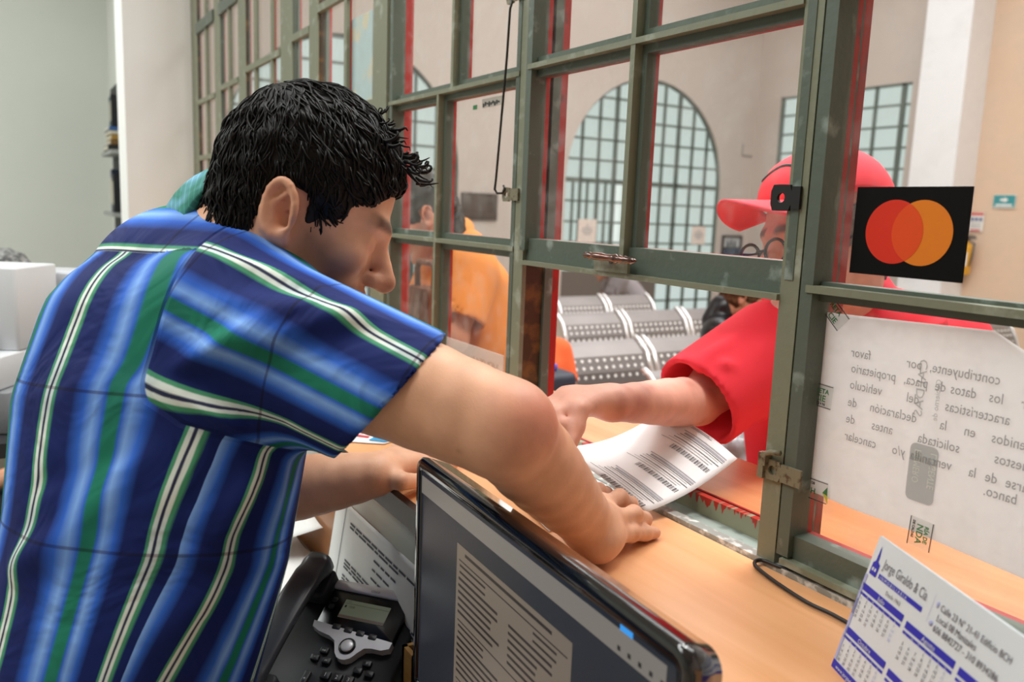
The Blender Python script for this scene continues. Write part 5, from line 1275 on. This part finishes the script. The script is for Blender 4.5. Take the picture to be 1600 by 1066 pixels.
# trousers and shoes, below the desk edge
def trousers(parent, hip, R_, F_, spread, m_, knee_f=.04, name='trousers', fz=FZ, h=.009, wa=.165, wb=.12, shoe='shoe'):
    hip = A3(hip); R_, F_ = nrm(A3(R_)), nrm(A3(F_)); kn = (hip[2]+fz)/2
    f = Field(np.array([hip[0]-.42, hip[1]-.42, fz+.03]), np.array([hip[0]+.42, hip[1]+.42, hip[2]+.16]), h)
    f.torso([(hip+np.array([0, 0, -.06]), wa, wb, R_, F_), (hip+np.array([0, 0, .10]), wa-.006, wb-.006, R_, F_)], .02)
    for q in (-1, 1):
        a = hip+R_*q*.085-np.array([0, 0, .06]); b = hip+R_*q*spread+F_*knee_f; b[2] = kn; c = hip+R_*q*spread; c[2] = fz+.08
        f.chain([a, b, c], [.092, .068, .055], .03)
        sh_ = MB(); o = hip+R_*q*spread; sh_.rbox((-.042, -.09, 0), (.042, .18, .085), .035, 0, frame_mat((o[0], o[1], fz), R_, F_, (0, 0, 1))); sh_.build(shoe, mat('shoe_leather', '1c1815', .4), parent)
    a_, b_ = f.mesh(); return mesh_obj(name, relax(a_, b_, 1), b_, m_, parent)
trousers(cl, A3(P(140, 1200, .90))+np.array([0, 0, -.03]), RR, FF, .11, mat('trouser_dark', '20232c', .8))
# ------------------------------------------------------------------ people in the hall
def knit(name, col, bump=.35, rough=.85):
    return mat(name, col, rough, var=.06, scale=9, bump=bump, bscale=16)
def figure(label, base_loc, group=None): return empty('person', base_loc, label, 'person', group)
def dress(parent, name, TSx, sleeves, lo, hi, h, m_, folds=(), k=.03):
    Vv, Ff = shirt_mesh(TSx, sleeves, lo, hi, h, k); Nn = vnormals(Vv, Ff); D = np.zeros_like(Vv)
    for a, b, w_, am in folds: D += ridge(Vv, a, b, w_, am, Nn)
    return mesh_obj(name, Vv+D, Ff, m_, parent)
# --- man in red with a cap
rm = figure('older man in a bright red polo shirt and red cap reaching through the open window', (-.75, .62, FZ))
RR2, FF2 = nrm(V(-.80, -.60, 0)), nrm(V(.60, -.80, 0))
redm = knit('red_cotton', 'ff3547')
TR = [sect(P(1330, 1000, 1.55), .165, .120, RR2, FF2), sect(P(1330, 860, 1.52), .170, .125, RR2, FF2), sect(P(1325, 720, 1.48), .176, .122, RR2, FF2), sect(P(1320, 610, 1.46), .180, .118, RR2, FF2), sect(P(1315, 530, 1.44), .168, .10, RR2, FF2), sect(P(1300, 480, 1.43), .105, .075, RR2, FF2), sect(P(1280, 455, 1.42), .065, .055, RR2, FF2)]
SR2, ER2, WR2 = A3(P(1190, 540, 1.34)), A3(P(1090, 628, 1.27)), A3(P(962, 630, 1.08))
SL2 = A3(P(1480, 540, 1.55)); EL2 = A3(P(1540, 690, 1.55)); WL2 = A3(P(1470, 800, 1.36))
hf2 = -CR*.93 - CU*.07 - CF*.30; hu2 = CU*.97 - CR*.06
HR = Head(P(1286, 360, 1.34), hf2, hu2, 1.0)
f = Field(np.minimum.reduce([SL2, EL2, WR2, HR.c, TR[1][0]])-np.array([.26, .26, .26]), np.maximum.reduce([SL2, EL2, WR2, HR.c, TR[1][0]])+np.array([.22, .22, .22]), .0042)
f.torso([(c, a-.014, b-.014, R, Fv) for c, a, b, R, Fv in TR], .02); HR.build(f)
f.chain([A3(P(1295, 468, 1.42)), HR.w(-.03, 0, -.08), HR.w(-.015, 0, -.05)], [.060, .056, .054], .03)
f.chain([SR2, SR2*.5+ER2*.5, ER2], [.056, .044, .036], .03); limb(f, [ER2, ER2*.7+WR2*.3, ER2*.25+WR2*.75, WR2], [.0375, .0365, .0285, .0245], 6, .003)
f.chain([SL2, SL2*.5+EL2*.5, EL2, EL2*.5+WL2*.5, WL2], [.056, .047, .04, .037, .028], .03)
mc = [A3(P(893, 632, 1.035)), A3(P(884, 622, 1.055)), A3(P(882, 618, 1.075)), A3(P(888, 618, 1.095))]
fg = [[A3(P(868, 648, 1.02)), A3(P(876, 664, 1.01)), A3(P(888, 676, 1.01))], [A3(P(858, 640, 1.035)), A3(P(864, 660, 1.025)), A3(P(880, 672, 1.03))], [A3(P(856, 634, 1.055)), A3(P(858, 654, 1.045)), A3(P(872, 668, 1.05))], [A3(P(862, 632, 1.08)), A3(P(860, 648, 1.07)), A3(P(868, 660, 1.07))]]
hand(f, WR2, mc, fg, [WR2*.6+mc[0]*.4+A3(CU*.004), A3(P(905, 640, 1.02)), A3(P(901, 668, 1.01)), A3(P(893, 694, 1.0))], .0125, .0088, .024)
mcl = [WL2+A3(V(.03, -.06, .012)), WL2+A3(V(.01, -.065, .012)), WL2+A3(V(-.01, -.062, .010)), WL2+A3(V(-.028, -.054, .006))]
hand(f, WL2, mcl, [[q+A3(V(0, -.03, -.004)), q+A3(V(0, -.05, -.012)), q+A3(V(0, -.06, -.02))] for q in mcl], [WL2+A3(V(.03, -.01, 0)), WL2+A3(V(.05, -.035, -.004)), WL2+A3(V(.055, -.055, -.01)), WL2+A3(V(.055, -.07, -.015))])
Vv, Ff = f.mesh(); Vv = relax(Vv, Ff, 3, .5); b2 = to_lin('e8ac98'); T = HR.tint(Vv, b2, .12)
rg = np.random.RandomState(5)
for i in range(30):
    t = rg.rand(); c = ER2*(1-t)+WR2*t-A3(CF)*.03+A3(CU)*(rg.rand()-.5)*.06; blob(c, .008, to_lin('a85a4c'), .35)
blob(WR2+A3(CR*.02-CU*.012), .03, to_lin('b8604e'), .5)
blob(A3(P(893, 695, .992)), .006, to_lin('e8c8bc'), .6)
mesh_obj('body', Vv, Ff, SKIN, rm, T)
CU2 = A3(P(1098, 622, 1.275)); SS2 = A3(P(1205, 545, 1.345))
allp = np.array([q[0] for q in TR]+[SL2, EL2, CU2])
FO = [(A3(P(*a)), A3(P(*b)), w_, am) for a, b, w_, am in (((1180, 480, 1.26), (1070, 600, 1.22), .012, .006), ((1150, 650, 1.25), (1190, 540, 1.25), .010, .008), ((1165, 640, 1.28), (1100, 640, 1.22), .010, -.006), ((1170, 600, 1.28), (1120, 560, 1.2), .010, .006), ((1210, 560, 1.3), (1180, 680, 1.32), .016, .008), ((1420, 490, 1.4), (1540, 510, 1.45), .010, -.006))]
dress(rm, 'polo_shirt', TR, [(SS2, CU2+(CU2-SS2)*.10, .080, .076), (SL2, SL2*.35+EL2*.65, .080, .074)], allp.min(0)-.25, allp.max(0)+.2, .0055, redm, FO)
m = MB(); na = nrm(HR.w(-.02, 0, -.07)-A3(P(1290, 465, 1.42))); ca2 = Vector(P(1285, 462, 1.42)); zx2 = Vector(na); xx2 = Vector(RR2-na*(RR2@na)).normalized(); yy2 = zx2.cross(xx2)
m.grid(lambda u, v: ca2+xx2*(.068+.03*v)*math.cos(2*PI*u)+yy2*(.064+.03*v)*math.sin(2*PI*u)+zx2*(.03-.045*v), 30, 5, 0, True)
c_ = m.build('collar', redm, rm); sol = c_.modifiers.new('thickness', 'SOLIDIFY'); sol.thickness = .002
# cap: crown and curved peak, both following the head
capm = knit('cap_red', 'ff4a58', .2)
cap = MB()
def cap_fn(u, v):
    a = 2*PI*u; e = v*PI/2; r = (.112, .090, .082); q = (-.010+r[0]*math.cos(e)**.8*math.cos(a), r[1]*math.cos(e)**.8*math.sin(a), .046-.018*max(0, -math.cos(a))+(r[2]+.018*max(0, -math.cos(a)))*math.sin(e)); return V(*HR.w(*q))
cap.grid(cap_fn, 36, 12, 0, True); co = cap.build('cap', capm, rm); tag(co, 'bright red baseball cap')
sol = co.modifiers.new('thickness', 'SOLIDIFY'); sol.thickness = .003
m = MB()
def peak_fn(u, v):
    a = (u-.5)*2.3; r0 = (.106, .086); L = .088*(math.cos(a*.62)**.6); x = -.010+r0[0]*math.cos(a)+L*v; y = r0[1]*math.sin(a)*(1-.02*v); z = .050+.004*v-.046*(abs(math.sin(a))**1.5)*(.35+.65*v); return V(*HR.w(x, y, z))
m.grid(peak_fn, 24, 8); pk = m.build('cap_peak', capm, rm); pk.parent = co; sol = pk.modifiers.new('thickness', 'SOLIDIFY'); sol.thickness = .004
m = MB(); m.tube([V(*HR.w(-.010+.114*math.cos(e)**.8*math.cos(a), .092*math.cos(e)**.8*math.sin(a), .046+.084*math.sin(e))) for a, e in [(-.55+i*.12, .62+.10*math.sin(i*.6)) for i in range(15)]], .003, 6)
sg = m.build('cap_trim', mat('trim_black', '1a1416', .4), rm); sg.parent = co
# spectacles
m = MB()
for q in (-1, 1):
    ctr = (.118, .034*q, -.034); m.tube([V(*HR.w(ctr[0]-.010*abs(math.sin(t))*0, ctr[1]+.026*math.cos(t)*(1.0), ctr[2]+.019*math.sin(t))) for t in [2*PI*i/20 for i in range(21)]], .0026, 6)
    m.tube([V(*HR.w(.118, .060*q, -.028)), V(*HR.w(.09, .075*q, -.027)), V(*HR.w(.0, .080*q, -.02))], .0024, 6)
m.tube([V(*HR.w(.120, -.009, -.030)), V(*HR.w(.121, .009, -.030))], .0024, 6)
m.build('spectacles', mat('spectacle_frame', '17161a', .3), rm)
greyhair = hair_mat('hair_grey', '5e5a58', '8f8b88', .5)
hair_cap(HR, 'hair', greyhair, rm, .007, [(.060, .03), (.020, .0), (.016, -.045), (.004, -.045), (.0, -.01), (-.03, -.02), (-.05, -.07), (-.09, -.09), (-.16, -.05), (-.14, .03)], .006, .001)
trousers(rm, TR[0][0]+np.array([0, 0, .0]), RR2, FF2, .12, mat('trouser_navy', '1d2230', .8))
# --- man in orange at the next window
om = figure('man in an orange t-shirt standing at the hall side of the left window', (-1.98, .62, FZ))
RO, FO_ = nrm(V(-.93, -.37, 0)), nrm(V(.37, -.93, 0))
om_m = knit('orange_cotton', 'e08a3c')
D0 = 2.68
TO = [sect(P(735, 760, D0+.05), .155, .125, RO, FO_), sect(P(735, 640, D0+.03), .160, .130, RO, FO_), sect(P(735, 540, D0), .165, .128, RO, FO_), sect(P(728, 450, D0-.02), .160, .118, RO, FO_), sect(P(714, 398, D0-.05), .120, .09, RO, FO_), sect(P(698, 372, D0-.06), .060, .055, RO, FO_)]
SO, EO, WO = A3(P(735, 425, D0-.16)), A3(P(708, 530, D0-.22)), A3(P(640, 492, D0-.30)); SO2 = A3(P(690, 425, D0+.12)); EO2 = A3(P(650, 520, D0+.05)); WO2 = A3(P(630, 500, D0-.12))
HO = Head(P(662, 330, D0-.1), -CR*.85-CU*.42+CF*.1, CU*.9-CR*.42, 1.0)
allp = np.array([q[0] for q in TO]+[SO, EO, WO, SO2, EO2, WO2, HO.c])
f = Field(allp.min(0)-.2, allp.max(0)+.2, .0075)
f.torso([(c, a-.02, b-.02, R, Fv) for c, a, b, R, Fv in TO], .02); HO.build(f); f.chain([A3(P(700, 375, D0-.06)), HO.w(-.03, 0, -.08), HO.w(-.015, 0, -.04)], [.058, .054, .052], .03)
for s_, e_, w_ in ((SO, EO, WO), (SO2, EO2, WO2)):
    f.chain([s_, s_*.5+e_*.5, e_, e_*.5+w_*.5, w_], [.056, .049, .042, .040, .028], .03)
    dd = nrm(w_-e_); up2 = np.array([0, 0, 1.]); sd2 = np.cross(dd, up2)
    mco = [w_+dd*.075+sd2*(.027-.018*i)+up2*.005 for i in range(4)]
    hand(f, w_, mco, [[q+dd*.03-up2*.006, q+dd*.048-up2*.018, q+dd*.055-up2*.032] for q in mco], [w_+sd2*.02, w_+sd2*.035+dd*.03, w_+sd2*.04+dd*.05, w_+sd2*.038+dd*.068])
Vv, Ff = f.mesh(); T = HO.tint(Vv, to_lin('c98f74'), .2); mesh_obj('body', relax(Vv, Ff, 1), Ff, SKIN, om, T)
FOl = [(A3(P(*a)), A3(P(*b)), .014, am) for a, b, am in (((690, 390, 2.3), (745, 430, 2.25), .008), ((690, 430, 2.25), (750, 440, 2.25), .007), ((745, 520, 2.3), (752, 430, 2.3), .010), ((760, 470, 2.4), (740, 520, 2.3), .008), ((700, 470, 2.2), (740, 500, 2.2), -.006))]
dress(om, 't_shirt', TO, [(SO, SO*.25+EO*.75, .088, .082), (SO2, SO2*.3+EO2*.7, .085, .08)], allp.min(0)-.2, allp.max(0)+.2, .008, om_m, FOl)
m = MB(); na = nrm(HO.w(-.02, 0, -.07)-A3(P(700, 375, D0-.06))); ca3 = Vector(P(700, 374, D0-.06)); zx3 = Vector(na); xx3 = Vector(RO-na*(RO@na)).normalized(); yy3 = zx3.cross(xx3)
m.grid(lambda u, v: ca3+xx3*(.066+.028*v)*math.cos(2*PI*u)+yy3*(.064+.028*v)*math.sin(2*PI*u)+zx3*(.045-.045*v), 26, 5, 0, True); c_ = m.build('collar', om_m, om); sol = c_.modifiers.new('thickness', 'SOLIDIFY'); sol.thickness = .002
hair_cap(HO, 'hair', hair_mat('hair_brown_dark', '1c1512', '2c221d', .4), om, .010, HAIRLINE, .007)
trousers(om, TO[0][0], RO, FO_, .11, mat('trouser_navy', '1d2230', .8))
# --- helper for the seated and distant figures
def simple_person(label, base, TSx, hd, sleeves, shirt_m, skin_hex, hairm_, arms, h=.010, hairline=HAIRLINE, legs=None, legs_m=None, shirt_name='t_shirt', group=None, neck=None):
    p = figure(label, base, group); pts = [q[0] for q in TSx]+[hd.c]+[a for ar in arms for a in ar]; pts = np.array(pts)
    f = Field(pts.min(0)-.2, pts.max(0)+.2, h); f.torso([(c, a-.02, b-.02, R, Fv) for c, a, b, R, Fv in TSx], .02); hd.build(f)
    f.chain([TSx[-1][0], hd.w(-.03, 0, -.08), hd.w(-.015, 0, -.04)], [.052, .05, .05], .03)
    for s_, e_, w_ in arms:
        f.chain([s_, e_, w_], [.05, .040, .028], .03); dd = nrm(w_-e_); sd2 = nrm(np.cross(dd, np.array([0, 0, 1.]))); 
        mco = [w_+dd*.07+sd2*(.026-.017*i) for i in range(4)]; hand(f, w_, mco, [[q+dd*.03, q+dd*.05, q+dd*.065] for q in mco], [w_+sd2*.018, w_+sd2*.034+dd*.03, w_+sd2*.04+dd*.05, w_+sd2*.04+dd*.065])
    Vv, Ff = f.mesh(); mesh_obj('body', relax(Vv, Ff, 1), Ff, SKIN, p, hd.tint(Vv, to_lin(skin_hex)))
    dress(p, shirt_name, TSx, sleeves, pts.min(0)-.2, pts.max(0)+.2, h, shirt_m)
    if hairline is not None: hair_cap(hd, 'hair', hairm_, p, .012, hairline, .008, .002)
    if legs:
        pl = np.array([q for lg in legs for q in lg]); f = Field(pl.min(0)-.12, pl.max(0)+.12, .010)
        for lg in legs: f.chain(lg, [.082, .070, .050][:len(lg)], .04)
        a_, b_ = f.mesh(); mesh_obj('trousers', relax(a_, b_, 1), b_, legs_m, p)
        for lg in legs:
            e = lg[-1]; fd = nrm((lg[1]-lg[0])*np.array([1, 1, 0])); sd2 = np.array([-fd[1], fd[0], 0])
            MB().rbox((-.042, -.06, 0), (.042, .17, .08), .03, 0, frame_mat((e[0], e[1], FZ), -sd2, fd, (0, 0, 1))).build('shoe', mat('shoe_leather', '1c1815', .4), p)
    return p
def N3(*a): return np.array(a, np.float64)
def seated(cx, cy, seat_z, back, label, fdir, head_c, hf_, shirt_m, skin, hairm_, legs_m, s=1.0, shirt_name='t_shirt', hairline=HAIRLINE):
    Fd = nrm(N3(*fdir, 0)); Rd = N3(Fd[1], -Fd[0], 0); hc = A3(head_c); hip = N3(cx, cy, seat_z+.10); top = hc-N3(0, 0, .20*s-back*.5)-Fd*(.02+back)
    TSx = [sect(hip, .155*s, .115*s, Rd, Fd), sect(hip*.66+top*.34, .15*s, .11*s, Rd, Fd), sect(hip*.33+top*.67, .165*s, .112*s, Rd, Fd), sect(hip*.12+top*.88, .15*s, .09*s, Rd, Fd), sect(top, .06*s, .055*s, Rd, Fd)]+([sect(top+N3(0, 0, .055)+Fd*.03, .058, .056, Rd, Fd)] if back else [])
    arms = []; sl = []
    for q in (-1, 1):
        S = hip*.16+top*.84+Rd*q*.165*s; E = S+Fd*.06-N3(0, 0, .26*s)+Rd*q*.03; Wt = E+Fd*.20*s-Rd*q*.07-N3(0, 0, .02); arms.append((S, E, Wt)); sl.append((S, S*.35+E*.65, .07*s, .066*s))
    legs = []
    for q in (-1, 1):
        a = hip+Rd*q*.085*s-N3(0, 0, .02); k_ = a+Fd*.42*s+N3(0, 0, -.02); an = k_+Fd*.03; an[2] = FZ+.08; legs.append([a, k_, an])
    return simple_person(label, (cx, cy, FZ), TSx, Head(hc, hf_, (0, 0, 1), s), sl, shirt_m, skin, hairm_, arms, .009, hairline, legs, legs_m, shirt_name)
blackhair = hair_mat('hair_brown_dark2', '191311', '2a201b', .4)
brownhair = hair_mat('hair_brown', '4a3020', '6b4a30', .45)
SEATZ = -.2-.40
seated(-2.80, 1.12, SEATZ, 0, 'boy in an orange red t-shirt sitting on the steel bench behind the window post', (1, .0), P(836, 470, 3.42), (.8, -.5, -.2), knit('coral_cotton', 'f26a35'), 'c08a6e', blackhair, mat('jeans_grey', '4a4f5c', .85), .80)
LONG = [(.085, .060), (.070, .020), (.045, -.02), (.030, -.10), (.0, -.16), (-.06, -.19), (-.15, -.17), (-.16, .2), (.16, .2), (.14, .06)]
seated(-2.13, 1.76, SEATZ, .11, 'woman with brown hair in a black satin blouse sitting behind the red shirted man', (.62, .78), P(1172, 452, 3.32), (.72, .62, -.35), mat('black_satin', '0c0c12', .35, bump=.6, bscale=14), 'c58d70', brownhair, mat('black_skirt', '101014', .6), .95, 'blouse', [(.085, .060), (.070, .020), (.050, -.02), (.040, -.10), (.0, -.148), (-.15, -.148), (-.16, .2), (.16, .2), (.14, .06)])
# plastic bag beside her
s = empty('plastic_bag', tuple(P(1150, 690, 2.35)), 'crumpled grey plastic bag hanging beside the seated woman in black', 'bag')
Vb = P(1150, 700, 2.35); m = MB(); rgb = random.Random(4)
def bag_fn(u, v):
    a = 2*PI*u; e = PI*(v-.5); r = .085*(1+.10*math.sin(a*7+e*5)+.08*math.sin(a*3-e*9)+.05*math.sin(a*13+e*3)); return Vb+V(r*math.cos(e)*math.cos(a), r*math.cos(e)*math.sin(a), r*1.35*math.sin(e))
m.grid(bag_fn, 48, 30, 0, True); m.build('sack', mat('bag_grey', '9a9a9e', .25, var=.25, scale=30, coat=.4), s)
# man bending in the doorway
hD = P(943, 412, 7.25); Fd = nrm(N3(-.513, -.858, 0)); Rd = N3(Fd[1], -Fd[0], 0)
hipD = A3(P(992, 470, 7.35)); topD = A3(P(958, 424, 7.3))
TD = [sect(hipD, .165, .125, Rd, Fd), sect(hipD*.5+topD*.5, .17, .12, Rd, Fd), sect(hipD*.15+topD*.85, .16, .10, Rd, Fd), sect(topD, .06, .055, Rd, Fd)]
SD = hipD*.2+topD*.8+Rd*.16; SD2 = hipD*.2+topD*.8-Rd*.16
arD = [(SD, SD+N3(0, 0, -.24)+Fd*.12, SD+N3(0, 0, -.44)+Fd*.2), (SD2, SD2+N3(0, 0, -.24)+Fd*.12, SD2+N3(0, 0, -.44)+Fd*.2)]
lgD = [[hipD+Rd*q*.09, (hipD+Rd*q*.10)*N3(1, 1, 0)+N3(0, 0, (hipD[2]+FZ)/2)+Fd*.05, (hipD+Rd*q*.10)*N3(1, 1, 0)+N3(0, 0, FZ+.08)] for q in (-1, 1)]
simple_person('far off person in a grey shirt and blue jeans bending by the arched door', (hipD[0], hipD[1], FZ), TD, Head(hD, tuple(Fd+N3(0, 0, -.4)), (0, 0, 1), .95), [(SD, SD+N3(0, 0, -.17)+Fd*.08, .075, .07), (SD2, SD2+N3(0, 0, -.17)+Fd*.08, .075, .07)], mat('grey_shirt', '8c8688', .8), 'b98a74', blackhair, arD, .014, HAIRLINE, lgD, mat('blue_jeans', '27344f', .85))
# dark shoulder bag on the bench by the boy
s = empty('shoulder_bag', tuple(P(862, 612, 3.05)), 'dark blue bag lying on the bench beside the boy', 'bag')
c0 = P(856, 600, 3.0); m = MB(); m.rbox((-.11, -.08, -.06), (.09, .08, .05), .04, 0, Matrix.Translation(c0)); m.build('pouch', mat('bag_navy', '2a2f3e', .6), s)
m = MB(); m.rbox((-.02, -.03, .05), (.02, .03, .075), .012, 0, Matrix.Translation(c0)); m.build('blue_patch', mat('bag_blue', '2a5fd0', .4), s)
# --- grey haired man at the far end of the office
hG = P(8, 452, 2.65); FG = nrm(N3(.80, -.55, 0)); GX, GY = hG.x-.05, hG.y+.03
GS = mat('beige_shirt', '9a9384', .8)
chz = hG.z-.62
seated(GX, GY, chz-.10, 0, 'man with wavy grey hair half hidden behind the white office machine', (FG[0], FG[1]), hG, (.75, -.35, -.25), GS, 'c99478', hair_mat('hair_silver', '57585a', 'a8a8a6', .5), mat('trouser_navy', '1d2230', .8), 1.0, 'office_shirt')
oc = empty('office_chair', (GX, GY, FZ), 'dark office chair under the grey haired man', 'chair')
sz = chz-.115
MB().rbox((GX-.23, GY-.23, sz-.07), (GX+.23, GY+.23, sz), .05).build('seat', mat('chair_fabric', '23252b', .9), oc)
MB().rbox((GX-.32, GY-.20, sz+.10), (GX-.26, GY+.20, sz+.5), .02).build('backrest', mat('chair_fabric', '23252b', .9), oc)
MB().cyl((GX, GY, FZ+.08), (GX, GY, sz-.07), .03).build('column', darkm, oc)
MB().tube([(GX-.2, GY, sz-.05), (GX-.29, GY, sz-.03), (GX-.30, GY, sz+.2)], .015, 8).build('back_bracket', darkm, oc)
for k in range(5):
    a = 2*PI*k/5; MB().tube([(GX, GY, FZ+.1), (GX+.27*math.cos(a), GY+.27*math.sin(a), FZ+.06), (GX+.28*math.cos(a), GY+.28*math.sin(a), FZ+.02)], .02, 8).build('leg', darkm, oc)
